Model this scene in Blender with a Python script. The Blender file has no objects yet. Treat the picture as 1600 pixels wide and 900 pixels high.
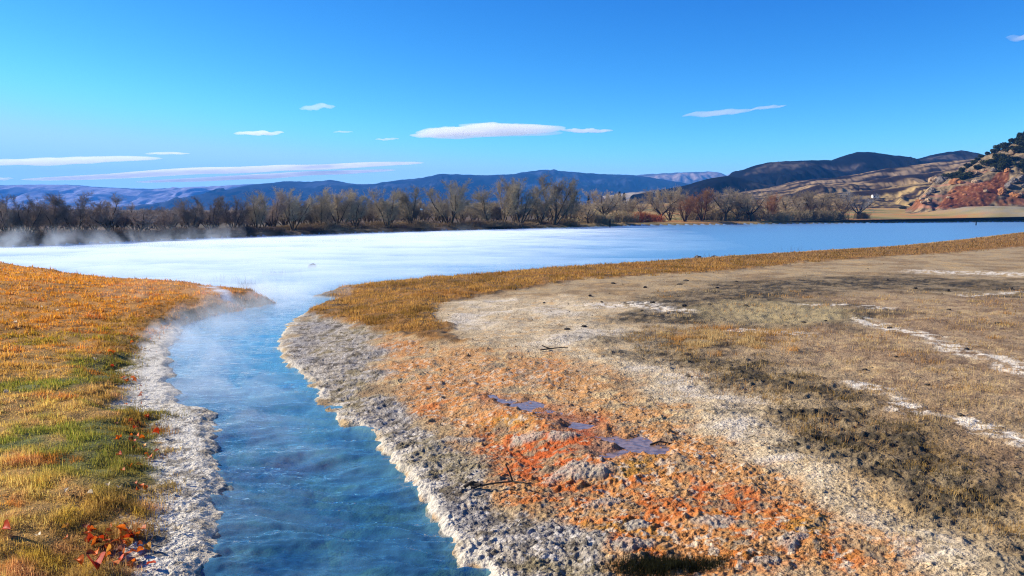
import bpy, math, random
import numpy as np

R = math.radians
random.seed(7)
rng = np.random.default_rng(7)
S = bpy.context.scene
COL = S.collection

# ------------------------------------------------------------------ camera, sky, sun, exposure
CAM_H, F_PX, HORIZON = 3.0, 1256.0, 328.0
PITCH = math.atan((450 - HORIZON) / F_PX)
cam_d = bpy.data.cameras.new('camera')
cam = bpy.data.objects.new('camera', cam_d); COL.objects.link(cam)
cam.location = (0, 0, CAM_H)
cam.rotation_euler = (math.pi / 2 - PITCH, 0, 0)
cam_d.sensor_width = 36.0
cam_d.lens = 36.0 * F_PX / 1600.0
cam_d.clip_start, cam_d.clip_end = 0.1, 40000
S.camera = cam

SUN_AZ, SUN_EL = -74.0, 27.0          # degrees from the view direction (left is negative), above the horizon
world = bpy.data.worlds.new('World'); S.world = world
world.use_nodes = True
wn, wl = world.node_tree.nodes, world.node_tree.links
wn.clear()
sky = wn.new('ShaderNodeTexSky'); sky.sky_type = 'NISHITA'; sky.sun_disc = False
sky.sun_elevation, sky.sun_rotation = R(SUN_EL), R(SUN_AZ)
sky.altitude, sky.air_density, sky.dust_density, sky.ozone_density = 1500, 0.7, 0.0, 4.0
# deepen the blue of the thin, dry winter air: a response curve per channel
sep, comb = wn.new('ShaderNodeSeparateColor'), wn.new('ShaderNodeCombineColor')
wl.new(sky.outputs[0], sep.inputs[0])
EXPO, SKY_K = 1.1, 0.0863
u = SKY_K * 2 ** EXPO
for ch, (p_, a_, top) in enumerate(((2.4, 2.1, 0.52), (1.6, 1.4, 0.92), (0.9, 1.1, 1.3))):
    # out = min(a * in^p, top) in displayed light
    m0 = wn.new('ShaderNodeMath'); m0.operation = 'POWER'; m0.inputs[1].default_value = p_
    m1 = wn.new('ShaderNodeMath'); m1.operation = 'MULTIPLY'; m1.inputs[1].default_value = a_ * u ** p_ / u
    m2 = wn.new('ShaderNodeMath'); m2.operation = 'SMOOTH_MIN'; m2.inputs[1].default_value = top / u; m2.inputs[2].default_value = 0.3 * top / u
    wl.new(sep.outputs[ch], m0.inputs[0]); wl.new(m0.outputs[0], m1.inputs[0]); wl.new(m1.outputs[0], m2.inputs[0]); wl.new(m2.outputs[0], comb.inputs[ch])
bg = wn.new('ShaderNodeBackground'); bg.inputs['Strength'].default_value = SKY_K
wo = wn.new('ShaderNodeOutputWorld')
wl.new(comb.outputs[0], bg.inputs[0]); wl.new(bg.outputs[0], wo.inputs[0])

sun_d = bpy.data.lights.new('sun', 'SUN'); sun_d.energy = 4.6; sun_d.angle = R(0.5); sun_d.color = (1.0, 0.93, 0.82)
sun = bpy.data.objects.new('sun', sun_d); COL.objects.link(sun)
sun.rotation_euler = (math.pi / 2 - R(SUN_EL), 0, -R(SUN_AZ) + math.pi)
sun.location = (-60, 20, 60)

S.view_settings.view_transform = 'Standard'; S.view_settings.look = 'None'
S.view_settings.gamma = 1.0; S.view_settings.exposure = EXPO
S.render.engine = 'CYCLES'
S.cycles.max_bounces = 8; S.cycles.diffuse_bounces = 3; S.cycles.glossy_bounces = 3
S.cycles.transmission_bounces = 4; S.cycles.volume_bounces = 6; S.cycles.transparent_max_bounces = 16
S.cycles.caustics_reflective = False; S.cycles.caustics_refractive = False
S.cycles.use_denoising = True; S.cycles.denoising_prefilter = 'NONE'
S.cycles.filter_width = 1.15

# ------------------------------------------------------------------ helpers
def srgb(r, g, b, k=0.8):
    def f(c):
        c /= 255.0
        return c / 12.92 if c <= 0.04045 else ((c + 0.055) / 1.055) ** 2.4
    return np.array([f(r) * k, f(g) * k, f(b) * k])

def tag(o, label=None, cat=None, group=None, kind=None):
    if label: o['label'] = label
    if cat: o['category'] = cat
    if group: o['group'] = group
    if kind: o['kind'] = kind
    return o

def mesh_np(name, v, faces, col=None, smooth=False, extra=None):
    v = np.asarray(v, dtype=np.float32)
    me = bpy.data.meshes.new(name)
    me.vertices.add(len(v)); me.vertices.foreach_set('co', v.ravel())
    if not isinstance(faces, (list, tuple)): faces = [faces]
    faces = [np.asarray(f, dtype=np.int32) for f in faces if len(f)]
    nl = sum(f.size for f in faces); nf = sum(len(f) for f in faces)
    me.loops.add(nl); me.polygons.add(nf)
    me.loops.foreach_set('vertex_index', np.concatenate([f.ravel() for f in faces]))
    tot = np.concatenate([np.full(len(f), f.shape[1], np.int32) for f in faces])
    st = np.concatenate([[0], np.cumsum(tot)[:-1]]).astype(np.int32)
    me.polygons.foreach_set('loop_start', st)
    me.polygons.foreach_set('loop_total', tot)
    if smooth: me.polygons.foreach_set('use_smooth', np.ones(nf, dtype=bool))
    if col is not None:
        a = me.color_attributes.new('tint', 'FLOAT_COLOR', 'POINT')
        c4 = np.ones((len(v), 4), np.float32); c4[:, :3] = col
        a.data.foreach_set('color', c4.ravel())
    if extra:
        for k, arr in extra.items():
            a = me.attributes.new(k, 'FLOAT', 'POINT'); a.data.foreach_set('value', np.asarray(arr, np.float32))
    me.update(calc_edges=True)
    return me

def obj(name, me, mat=None, parent=None, loc=None):
    o = bpy.data.objects.new(name, me); COL.objects.link(o)
    if mat is not None and len(me.materials) == 0: me.materials.append(mat)
    if parent is not None: o.parent = parent
    if loc is not None: o.location = loc
    return o

def empty(name, loc=(0, 0, 0)):
    o = bpy.data.objects.new(name, None); COL.objects.link(o); o.location = loc
    o.empty_display_size = 0.2
    return o

def copy_thing(root):
    c = root.copy(); COL.objects.link(c)
    for ch in root.children:
        d = ch.copy(); COL.objects.link(d); d.parent = c
        for g in ch.children:
            e = g.copy(); COL.objects.link(e); e.parent = d
    return c

# value hash gradient noise in the ground plane
_ang = rng.uniform(0, 2 * np.pi, 4096)
_GX, _GY = np.cos(_ang).astype(np.float32), np.sin(_ang).astype(np.float32)
def noise(x, y, seed=0):
    x = np.asarray(x, np.float64); y = np.asarray(y, np.float64)
    xi = np.floor(x).astype(np.int64); yi = np.floor(y).astype(np.int64)
    xf = (x - xi).astype(np.float32); yf = (y - yi).astype(np.float32)
    u = xf * xf * xf * (xf * (xf * 6 - 15) + 10); w = yf * yf * yf * (yf * (yf * 6 - 15) + 10)
    def g(ix, iy, dx, dy):
        h = (ix * 374761393 + iy * 668265263 + seed * 974711)
        h = (h ^ (h >> 13)) * 1274126177
        h = (h ^ (h >> 16)) & 4095
        return _GX[h] * dx + _GY[h] * dy
    a = g(xi, yi, xf, yf); b = g(xi + 1, yi, xf - 1, yf)
    c = g(xi, yi + 1, xf, yf - 1); d = g(xi + 1, yi + 1, xf - 1, yf - 1)
    return (a + (b - a) * u + ((c + (d - c) * u) - (a + (b - a) * u)) * w) * 1.5
def fbm(x, y, octv=4, seed=0, gain=0.5):
    s, amp = 0, 1.0
    for i in range(octv):
        s = s + amp * noise(x, y, seed + i * 17); x = x * 2.03 + 13.7; y = y * 2.03 - 7.1; amp *= gain
    return s
def sst(a, b, x):
    t = np.clip((x - a) / (b - a), 0, 1); return t * t * (3 - 2 * t)

# pixel of the photograph -> viewing ray in the world
_cp, _sp = math.cos(PITCH), math.sin(PITCH)
def ray(px, py):
    a, b = (px - 800) / F_PX, (450 - py) / F_PX
    return np.array([a, _cp + b * _sp, -_sp + b * _cp])
def at_z(px, py, z=0.0):
    d = ray(px, py); t = (z - CAM_H) / d[2]
    return np.array([d[0] * t, d[1] * t, z])
def at_y(px, py, Y):
    d = ray(px, py); t = Y / d[1]
    return np.array([d[0] * t, Y, CAM_H + d[2] * t])

def sdist(x, y, poly):
    """distance to a closed polygon, negative inside"""
    poly = np.asarray(poly, np.float32)
    x = np.asarray(x, np.float32); y = np.asarray(y, np.float32)
    best = np.full(x.shape, 1e12, np.float32); inside = np.zeros(x.shape, bool)
    n = len(poly)
    for i in range(n):
        ax, ay = poly[i]; bx, by = poly[(i + 1) % n]
        ex, ey = bx - ax, by - ay
        L = ex * ex + ey * ey
        if L < 1e-12: continue
        t = np.clip(((x - ax) * ex + (y - ay) * ey) / L, 0, 1)
        dx, dy = x - ax - t * ex, y - ay - t * ey
        np.minimum(best, dx * dx + dy * dy, out=best)
        if ay != by:
            cross = ((ay > y) != (by > y)) & (x < ex * (y - ay) / (by - ay) + ax)
            inside ^= cross
    d = np.sqrt(best)
    return np.where(inside, -d, d)
def ldist(x, y, pts):
    """distance to an open polyline"""
    best = np.full(np.shape(x), 1e12, np.float32)
    for (ax, ay), (bx, by) in zip(pts[:-1], pts[1:]):
        ex, ey = bx - ax, by - ay; L = ex * ex + ey * ey
        t = np.clip(((x - ax) * ex + (y - ay) * ey) / L, 0, 1)
        best = np.minimum(best, (x - ax - t * ex) ** 2 + (y - ay - t * ey) ** 2)
    return np.sqrt(best)

# ------------------------------------------------------------------ where land and water are
stream_left = [(300, 925), (335, 850), (340, 800), (358, 760), (335, 720), (343, 690), (330, 642), (276, 634), (270, 600), (263, 545), (290, 507), (345, 491), (388, 482)]
stream_right = [(735, 900), (690, 830), (650, 770), (592, 702), (585, 681), (525, 656), (495, 626), (482, 592), (445, 570), (433, 540), (455, 500), (500, 477), (530, 468), (492, 463), (540, 447)]
lake_near = [(600, 440), (740, 430), (830, 422), (1000, 410), (1090, 404), (1200, 397), (1400, 385), (1500, 375), (1600, 363), (1680, 356)]
lake_far = [(1680, 346.5), (1500, 347.5), (1180, 350.5), (1000, 352.5), (860, 356), (700, 360), (500, 366), (300, 373), (150, 380), (0, 386)]
left_lake_world = [(-7.6, 25.8), (-8.6, 27.6), (-11.4, 29.8), (-16.0, 32.5), (-22, 38), (-28, 43.5), (-45, 51), (-80, 58), (-140, 62)]
W = []
W += [(-2.4, -30), (-2.3, 0), (-2.55, 4.5)]
W += [tuple(at_z(a, b)[:2]) for a, b in stream_left]
W += left_lake_world
W += [(-140, 74), (-90, 72), (-60, 68)]
W += [tuple(at_z(a, b)[:2]) for a, b in lake_far[::-1]]
W += [tuple(at_z(a, b)[:2]) for a, b in lake_near[::-1]]
W += [tuple(at_z(a, b)[:2]) for a, b in stream_right[::-1]]
W += [(0.25, 4.5), (0.8, 0), (0.8, -30)]
W = np.array(W)

FAR_LINE = [(-400, 66), (-60, 62), (-30, 58), (0, 70), (30, 100), (60, 130), (90, 165), (400, 200)]   # through the lake: beyond it is the far shore
MOUND = at_y(1600, 335, 232)
def far_side(x, y):
    return y > np.interp(x, [p[0] for p in FAR_LINE], [p[1] for p in FAR_LINE])
def left_side(x, y):
    # the stream's own centre line divides left bank from right
    cx = np.interp(y, [-30, 0, 6.5, 9, 12, 16, 20, 25, 28, 32, 60], [-1, -1, -1.45, -2.2, -3.6, -5.67, -6.9, -7.3, -7.8, -9, -12])
    return (x < cx) & ~far_side(x, y)

def land(x, y):
    """signed distance from the shoreline, positive on land, with a ragged edge"""
    d = sdist(x, y, W)
    far = far_side(x, y)
    rag = 0.12 * fbm(x * 1.5, y * 1.5, 3, 5) + 0.06 * noise(x * 5, y * 5, 4) * sst(8, 12, y) + 0.03 * noise(x * 11, y * 11, 3)
    rag = np.where(far, rag * 1.6, rag)
    return d + rag

def base_height(x, y, d=None):
    if d is None: d = land(x, y)
    far, left = far_side(x, y), left_side(x, y)
    lakeside = sst(26, 34, y)
    # left bank
    crust = 0.36 + 0.26 * sst(22, 12, y) + 0.12 * noise(x * 0.8, y * 0.8, 21)
    hl = 0.06 * sst(-0.05, 0.2, d) + 0.04 * sst(0.1, 0.7, d) + 0.14 * sst(crust - 0.1, crust + 0.9, d) + 0.16 * sst(0.0, 0.6, d) * sst(18.5, 21.5, y) + 0.50 * sst(0.8, 8.5, d) + 0.18 * sst(5, 14, d)
    # right bank
    lip = np.interp(y, [5, 9.5, 13, 22, 60], [0.06, 0.055, 0.04, 0.03, 0.08])
    hr = lip * sst(-0.03, 0.10, d) + (0.32 - lip) * sst(0.1, 4.0, d) + 0.22 * sst(2, 16, d) + 0.02 * sst(10, 40, d)
    # far shore
    rise = np.interp(x, [-80, 0, 40, 110], [0.006, 0.008, 0.016, 0.022])
    hf = 0.45 * sst(-0.1, 1.5, d) + rise * np.clip(d, 0, 330) + 0.4 * fbm(x * 0.02, y * 0.02, 3, 40) * sst(5, 60, d)
    mnd = sst(-26, -6, x - MOUND[0]) * sst(30, 8, np.abs(y - MOUND[1] - 4))
    hf = hf + mnd * (2.6 + 0.6 * noise(x * 0.15, y * 0.1, 8))
    h = np.where(far, hf, np.where(left, hl, hr))
    bed = -0.06 * sst(0, 0.08, -d) - 0.35 * sst(0.0, 2.0, -d) - 0.9 * sst(4, 12, -d)
    bed = np.where(left | far, -0.06 * sst(0, 0.08, -d) - 0.35 * sst(0, 2.0, -d) - 1.0 * sst(4, 12, -d), bed)
    return np.where(d > 0, h, bed)

def on_ground(px, py):
    """where the viewing ray through a pixel meets the ground"""
    d = ray(px, py)
    t = np.geomspace(4, 400, 1500)
    x, y, z = d[0] * t, d[1] * t, CAM_H + d[2] * t
    hit = np.where(z < np.maximum(base_height(x, y), 0.0))[0]
    if not len(hit): return at_z(px, py, 0.3)
    i = max(hit[0], 1)
    k = np.linspace(t[i - 1], t[i], 60)
    x, y, z = d[0] * k, d[1] * k, CAM_H + d[2] * k
    j = np.argmax(z < np.maximum(base_height(x, y), 0.0))
    return np.array([x[j], y[j], z[j]])
def gpoly(pts): return [tuple(on_ground(a, b)[:2]) for a, b in pts]
def gz(x, y): return float(base_height(np.array([x]), np.array([y]))[0])

Z_GRASS = gpoly([(484, 487), (500, 470), (530, 451), (600, 441.5), (740, 431), (830, 423), (1000, 411), (1200, 398), (1400, 386), (1600, 364), (1720, 356), (1720, 372), (1600, 385), (1480, 396), (1400, 400), (1250, 411), (1130, 424), (1000, 431), (900, 438), (830, 448), (740, 464), (692, 473), (676, 488), (695, 512), (722, 534), (660, 534), (600, 519), (540, 502)])
Z_GREY = gpoly([(735, 910), (690, 835), (650, 775), (590, 705), (585, 685), (525, 660), (495, 630), (482, 595), (445, 575), (433, 542), (455, 502), (490, 488), (540, 500), (605, 519), (592, 545), (580, 590), (592, 618), (650, 645), (690, 690), (745, 705), (752, 770), (775, 798), (860, 815), (930, 850), (950, 910)])
Z_ORANGE = gpoly([(610, 522), (720, 540), (860, 556), (960, 590), (1050, 640), (1140, 690), (1200, 740), (1290, 790), (1370, 850), (1420, 910), (950, 910), (930, 850), (860, 815), (775, 798), (752, 770), (745, 705), (690, 690), (650, 645), (592, 618), (580, 590), (592, 545)])
Z_STRONG = gpoly([(650, 650), (760, 655), (900, 660), (1000, 700), (1100, 740), (1220, 790), (1330, 850), (1370, 910), (960, 910), (930, 850), (860, 812), (775, 790), (755, 770), (750, 700)])
Z_CREAM = gpoly([(690, 470), (830, 462), (950, 470), (1010, 490), (990, 540), (1050, 570), (1160, 620), (1230, 690), (1350, 770), (1450, 840), (1560, 910), (1330, 910), (1270, 800), (1150, 720), (1050, 660), (960, 600), (850, 560), (730, 538), (690, 500)])
Z_DARK1 = gpoly([(985, 520), (1030, 510), (1060, 540), (1180, 560), (1290, 590), (1400, 640), (1520, 700), (1660, 790), (1660, 910), (1540, 890), (1450, 810), (1330, 730), (1230, 660), (1150, 600), (1040, 562), (990, 548)])
Z_DARK2 = gpoly([(930, 500), (1000, 474), (1060, 462), (1120, 440), (1230, 436), (1380, 430), (1480, 434), (1640, 441), (1640, 460), (1450, 455), (1300, 452), (1270, 462), (1340, 480), (1370, 490), (1330, 503), (1210, 514), (1090, 508), (1000, 503)])
Z_OVAL = gpoly([(1085, 480), (1150, 473), (1260, 474), (1330, 485), (1325, 496), (1250, 508), (1150, 505)])
Z_BROWN = gpoly([(1270, 463), (1400, 462), (1660, 462), (1660, 770), (1500, 690), (1400, 635), (1290, 585), (1120, 545), (1050, 525), (1100, 512), (1230, 515), (1350, 498), (1380, 488)])
Z_PUDDLE = [gpoly(p) for p in ([(770, 624), (830, 628), (880, 640), (930, 650), (935, 665), (900, 668), (870, 660), (820, 648), (775, 636)],
                               [(865, 664), (930, 668), (1000, 682), (1045, 690), (1040, 708), (990, 712), (940, 722), (925, 712), (960, 700), (880, 680)])]
Z_PALE = gpoly([(306, 446), (330, 448), (358, 456), (366, 470), (352, 466), (335, 456)])
TRACKS = [gpoly(p) for p in ([(1345, 498), (1385, 512), (1430, 520), (1500, 546), (1600, 577), (1660, 596)],
                             [(1340, 602), (1385, 618), (1430, 640), (1520, 662), (1600, 690), (1660, 712)],
                             [(1160, 517), (1200, 519), (1260, 523)], [(1470, 425), (1540, 427), (1640, 430)],
                             [(1260, 476), (1330, 478), (1390, 482)], [(930, 478), (1000, 476), (1050, 484)], [(1520, 462), (1600, 456), (1650, 455)])]
TRACK_W = [0.40, 0.30, 0.35, 1.8, 0.35, 0.8, 0.3]
Z_TIP = gpoly([(490, 464), (540, 448), (560, 449), (530, 460), (520, 469)])

# ------------------------------------------------------------------ materials
def new_mat(name):
    m = bpy.data.materials.new(name); m.use_nodes = True
    nt = m.node_tree; nt.nodes.clear()
    out = nt.nodes.new('ShaderNodeOutputMaterial')
    return m, nt, out

def tint_mat(name, rough=0.95, spec=0.15, noise_scale=40.0, var=0.35, bump=0.0, bump_scale=60.0, bump_dist=0.01, translucent=0.0, attr=True, color=(0.5, 0.5, 0.5), obj_var=0.0, obj_space=False):
    m, nt, out = new_mat(name)
    N, L = nt.nodes, nt.links
    tc = N.new('ShaderNodeTexCoord')
    nz = N.new('ShaderNodeTexNoise'); nz.inputs['Scale'].default_value = noise_scale; nz.inputs['Detail'].default_value = 6
    geo = N.new('ShaderNodeNewGeometry')
    pos = tc.outputs['Object'] if obj_space else geo.outputs['Position']
    L.new(pos, nz.inputs['Vector'])
    mr = N.new('ShaderNodeMapRange'); mr.inputs[1].default_value = 0.25; mr.inputs[2].default_value = 0.75
    mr.inputs[3].default_value = 1 - var; mr.inputs[4].default_value = 1 + var
    L.new(nz.outputs['Fac'], mr.inputs[0])
    fac = mr.outputs[0]
    if obj_var:
        oi = N.new('ShaderNodeObjectInfo')
        mo = N.new('ShaderNodeMapRange'); mo.inputs[3].default_value = 1 - obj_var; mo.inputs[4].default_value = 1 + obj_var
        L.new(oi.outputs['Random'], mo.inputs[0])
        mm = N.new('ShaderNodeMath'); mm.operation = 'MULTIPLY'; L.new(fac, mm.inputs[0]); L.new(mo.outputs[0], mm.inputs[1]); fac = mm.outputs[0]
    mul = N.new('ShaderNodeVectorMath'); mul.operation = 'SCALE'
    if attr:
        at = N.new('ShaderNodeAttribute'); at.attribute_name = 'tint'; L.new(at.outputs['Color'], mul.inputs[0])
    else:
        rgb = N.new('ShaderNodeRGB'); rgb.outputs[0].default_value = (*color, 1); L.new(rgb.outputs[0], mul.inputs[0])
    L.new(fac, mul.inputs['Scale'])
    p = N.new('ShaderNodeBsdfPrincipled')
    L.new(mul.outputs[0], p.inputs['Base Color'])
    p.inputs['Roughness'].default_value = rough; p.inputs['Specular IOR Level'].default_value = spec
    if bump:
        nb = N.new('ShaderNodeTexNoise'); nb.inputs['Scale'].default_value = bump_scale; nb.inputs['Detail'].default_value = 5
        L.new(pos, nb.inputs['Vector'])
        b = N.new('ShaderNodeBump'); b.inputs['Strength'].default_value = bump; b.inputs['Distance'].default_value = bump_dist
        L.new(nb.outputs['Fac'], b.inputs['Height']); L.new(b.outputs[0], p.inputs['Normal'])
    sh = p.outputs[0]
    if translucent:
        t = N.new('ShaderNodeBsdfTranslucent'); L.new(mul.outputs[0], t.inputs[0])
        mx = N.new('ShaderNodeMixShader'); mx.inputs[0].default_value = translucent
        L.new(sh, mx.inputs[1]); L.new(t.outputs[0], mx.inputs[2]); sh = mx.outputs[0]
    L.new(sh, out.inputs['Surface'])
    return m

M_GROUND = tint_mat('ground_earth', rough=0.92, spec=0.2, noise_scale=28, var=0.4, bump=0.9, bump_scale=34, bump_dist=0.03)
M_HILL = tint_mat('hillside', noise_scale=0.06, var=0.35, spec=0.05)
M_GRASS = tint_mat('grass_blade', noise_scale=3, var=0.2, spec=0.1, translucent=0.5)
M_BARK = tint_mat('bark', noise_scale=4, var=0.35, spec=0.1, obj_var=0.35)
M_LEAF = tint_mat('dry_leaf', noise_scale=60, var=0.3, spec=0.25, rough=0.6, translucent=0.35, obj_var=0.25)
M_ROCK = tint_mat('rock', noise_scale=1.5, var=0.4, bump=0.8, bump_scale=3, bump_dist=0.15)
M_JUNIPER = tint_mat('juniper_foliage', noise_scale=1.0, var=0.3, spec=0.05, obj_var=0.3)
M_CLOD = tint_mat('clod', noise_scale=30, var=0.35, attr=False, color=(0.055, 0.045, 0.035))
M_WOODDARK = tint_mat('shade_dark_timber', noise_scale=3, var=0.4, attr=False, color=(0.018, 0.014, 0.011), spec=0.05)  # near-black: holds the shade on the far wall's near side
M_STICK = tint_mat('dead_wood', noise_scale=30, var=0.4, attr=False, color=(0.05, 0.038, 0.028))
M_WALLPAINT = tint_mat('pale_wall', noise_scale=1, var=0.15, attr=False, color=(0.6, 0.57, 0.52))
M_ROOF = tint_mat('dark_roof', noise_scale=2, var=0.2, attr=False, color=(0.10, 0.08, 0.08))

def volume_mat(name, density, color=(1, 1, 1), g=0.0):
    m, nt, out = new_mat(name)
    v = nt.nodes.new('ShaderNodeVolumePrincipled')
    v.inputs['Color'].default_value = (*color, 1); v.inputs['Density'].default_value = density
    v.inputs['Anisotropy'].default_value = g
    nt.links.new(v.outputs[0], out.inputs['Volume'])
    m.cycles.homogeneous_volume = True
    return m

# ------------------------------------------------------------------ the ground: one sheet out to the horizon
def polar_grid(r_in, half, n_ang, k, r_fine, r_end, coarse_step=6, growth=1.06):
    a = np.linspace(-half, half, n_ang)
    a = np.concatenate([a, np.arange(half + coarse_step, 360 - half - 0.5 * coarse_step, coarse_step)])
    r = [0.3, 1.2, 2.2, 3.2, 4.2]
    v = r_in
    while v < r_fine:
        r.append(v); v += min(max(0.011, v * v / 2090 * k), 0.65 if v < 150 else 1.3)
    st = v - r[-1]
    while v < r_end:
        r.append(v); st *= growth; v += st
    r.append(r_end)
    r = np.array(r)
    A, RR = np.meshgrid(np.radians(a), r)
    x, y = RR * np.sin(A), RR * np.cos(A)
    nr, na = x.shape
    i = np.arange(nr - 1)[:, None] * na; j = np.arange(na)[None, :]; j2 = (j + 1) % na
    f = np.stack([i + j, i + j2, i + na + j2, i + na + j], -1).reshape(-1, 4)
    return x.ravel(), y.ravel(), f, (np.gradient(r)[:, None] * np.ones((1, na))).ravel()

gx, gy, gf, gstep = polar_grid(4.8, 40, 1120, 0.55, 240, 9000)
gd = land(gx, gy)
gh = base_height(gx, gy, gd)
far, left = far_side(gx, gy), left_side(gx, gy)
near = ~far
gr = np.hypot(gx, gy)

def mask(poly, soft=0.25, warp=0.35, seed=1, freq=0.9):
    out = np.zeros(gx.shape, np.float32)
    sel = near & (gd > -0.5) & (gr < 140)
    x, y = gx[sel], gy[sel]
    w = warp * np.clip(gr[sel] / 12, 0.7, 3)
    f = freq * np.clip(12 / gr[sel], 0.4, 1.2)
    d = sdist(x, y, poly) + w * (fbm(x * freq, y * freq, 4, seed, 0.6))
    s = soft * np.clip(gr[sel] / 12, 0.7, 3)
    out[sel] = sst(s, -s, d)
    return out

m_grass = mask(Z_GRASS, 0.10, 0.18, 11)
m_grey = mask(Z_GREY, 0.15, 0.35, 12)
m_orange = mask(Z_ORANGE, 0.35, 0.5, 13)
m_strong = mask(Z_STRONG, 0.5, 0.7, 14)
m_cream = mask(Z_CREAM, 0.6, 0.7, 15)
m_dark = np.maximum(0.95 * mask(Z_DARK1, 1.0, 1.2, 16, 0.7), 1.0 * mask(Z_DARK2, 0.7, 0.7, 17, 0.6))
m_oval = mask(Z_OVAL, 0.5, 0.3, 18)
m_brown = mask(Z_BROWN, 0.7, 0.6, 19)
m_pud = np.maximum(mask(Z_PUDDLE[0], 0.12, 0.15, 20), mask(Z_PUDDLE[1], 0.12, 0.15, 23))
m_pale = mask(Z_PALE, 0.1, 0.1, 22)
m_tip = mask(Z_TIP, 0.15, 0.1, 24)
m_track = np.zeros(gx.shape, np.float32)
selr = near & ~left & (gd > 0) & (gr < 140)
for t, w in zip(TRACKS, TRACK_W):
    d = ldist(gx[selr], gy[selr], t) + 0.25 * fbm(gx[selr] * 1.2, gy[selr] * 1.2, 3, 31)
    m_track[selr] = np.maximum(m_track[selr], sst(w * 1.1, w * 0.1, d))

# relief
def oct_noise(freq, seed):
    lam = 1.0 / freq
    return noise(gx * freq, gy * freq, seed) * np.clip(lam / (2.2 * gstep), 0, 1)
n03, n07, n15 = oct_noise(0.35, 51), oct_noise(0.8, 52), oct_noise(1.7, 53)
n4, n9, n20, n42 = oct_noise(4.0, 54), oct_noise(9.0, 55), oct_noise(20.0, 56), oct_noise(42.0, 57)
warpx, warpy = gx + 0.08 * n4, gy + 0.08 * n9
ridg = (1 - 2 * np.abs(noise(warpx * 3.2, warpy * 3.2, 58))) * np.clip(0.31 / (2.2 * gstep), 0, 1)
ridg2 = (1 - 2 * np.abs(noise(warpx * 8.0, warpy * 8.0, 59))) * np.clip(0.125 / (2.2 * gstep), 0, 1)
onl = sst(0.02, 0.25, gd)
right = near & ~left & (gd > 0)
leftland = near & left & (gd > 0)
rel = np.zeros_like(gx)
rel += right * (0.03 * n07 + 0.018 * n15)
rel += right * m_grey * (0.012 * n15 + 0.014 * ridg * onl + 0.016 * ridg2 + 0.010 * n20 + 0.006 * n42)
lump = np.maximum(n4, 0) ** 1.3
lump2 = np.maximum(n9 + 0.15, 0) ** 1.2
rel += right * np.maximum(m_orange, m_cream * 0.6) * (1 - m_grey) * (0.022 * lump + 0.040 * lump2 * (0.4 + lump * 1.5) + 0.024 * np.maximum(n20, 0) + 0.009 * np.maximum(n42, 0) + 0.01 * n15)
rel += right * (1 - m_orange) * (1 - m_grey) * (1 - m_cream) * (0.014 * n4 + 0.014 * lump2 + 0.012 * n20)
rel += right * m_dark * (0.02 * n4 + 0.03 * lump2 + 0.015 * np.abs(n20))
rel += right * m_grass * (0.05 + 0.03 * n15 + 0.02 * n4)
mounds = np.zeros_like(gx)
for px, py, rad, hh in [(905, 745, 0.26, 0.14), (880, 692, 0.13, 0.12), (720, 690, 0.2, 0.08), (1000, 830, 0.13, 0.09), (935, 790, 0.14, 0.08), (820, 690, 0.18, 0.07), (1110, 815, 0.16, 0.09), (1230, 845, 0.12, 0.1), (1205, 880, 0.1, 0.08), (985, 858, 0.12, 0.07), (800, 632, .15, .08)]:
    c = on_ground(px, py)
    e = np.hypot((gx - c[0]) / 1.7, (gy - c[1])) + 0.12 * n4 + 0.05 * n9
    mounds = np.maximum(mounds, sst(rad, rad * 0.45, e)); rel += 0.26 * hh * sst(rad, rad * 0.3, e) * (1 + 0.3 * ridg2)
rel += right * m_pud * (0.022 * np.maximum(n9, 0) + 0.016 * np.maximum(n4, 0))
crustw = 0.36 + 0.26 * sst(22, 12, gy) + 0.12 * noise(gx * 0.8, gy * 0.8, 21)
m_lcrust = leftland * sst(0.35, -0.05, gd - crustw + 0.05 + 0.18 * n4 + 0.1 * n9) * sst(22.5, 19.5, gy)
rel += m_lcrust * (0.006 * ridg + 0.008 * ridg2 + 0.007 * n20 + 0.005 * n42) * onl
rel += leftland * (1 - m_lcrust) * (0.06 * n03 + 0.035 * n07 + 0.03 * n15 + 0.015 * n4)
rel += (gd <= 0) * (0.06 * n07 + 0.05 * n15 + 0.03 * n4) * sst(0.2, 1.0, -gd)
rel = rel * (1 - 0.6 * m_pud * right)
POOL_Z = []
for zp in Z_PUDDLE:
    zp = np.array(zp); selp = np.where((gr < 25) & (np.hypot(gx - zp[:, 0].mean(), gy - zp[:, 1].mean()) < 4))[0]
    dz = sdist(gx[selp], gy[selp], zp) + 0.10 * n4[selp] + 0.12 * n15[selp]
    L0 = float(np.median(gh[selp][dz < 0])); POOL_Z.append(L0)
    gh[selp] += (L0 + 0.012 - gh[selp]) * sst(0.7, 0.1, dz)
    rel[selp] += -0.026 * sst(0.12, -0.12, dz) + 0.02 * sst(-0.1, 0.15, dz) * sst(0.7, 0.2, dz)
gz_all = gh + rel * np.where(gd > 0, sst(0, 0.1, gd), 1)

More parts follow.
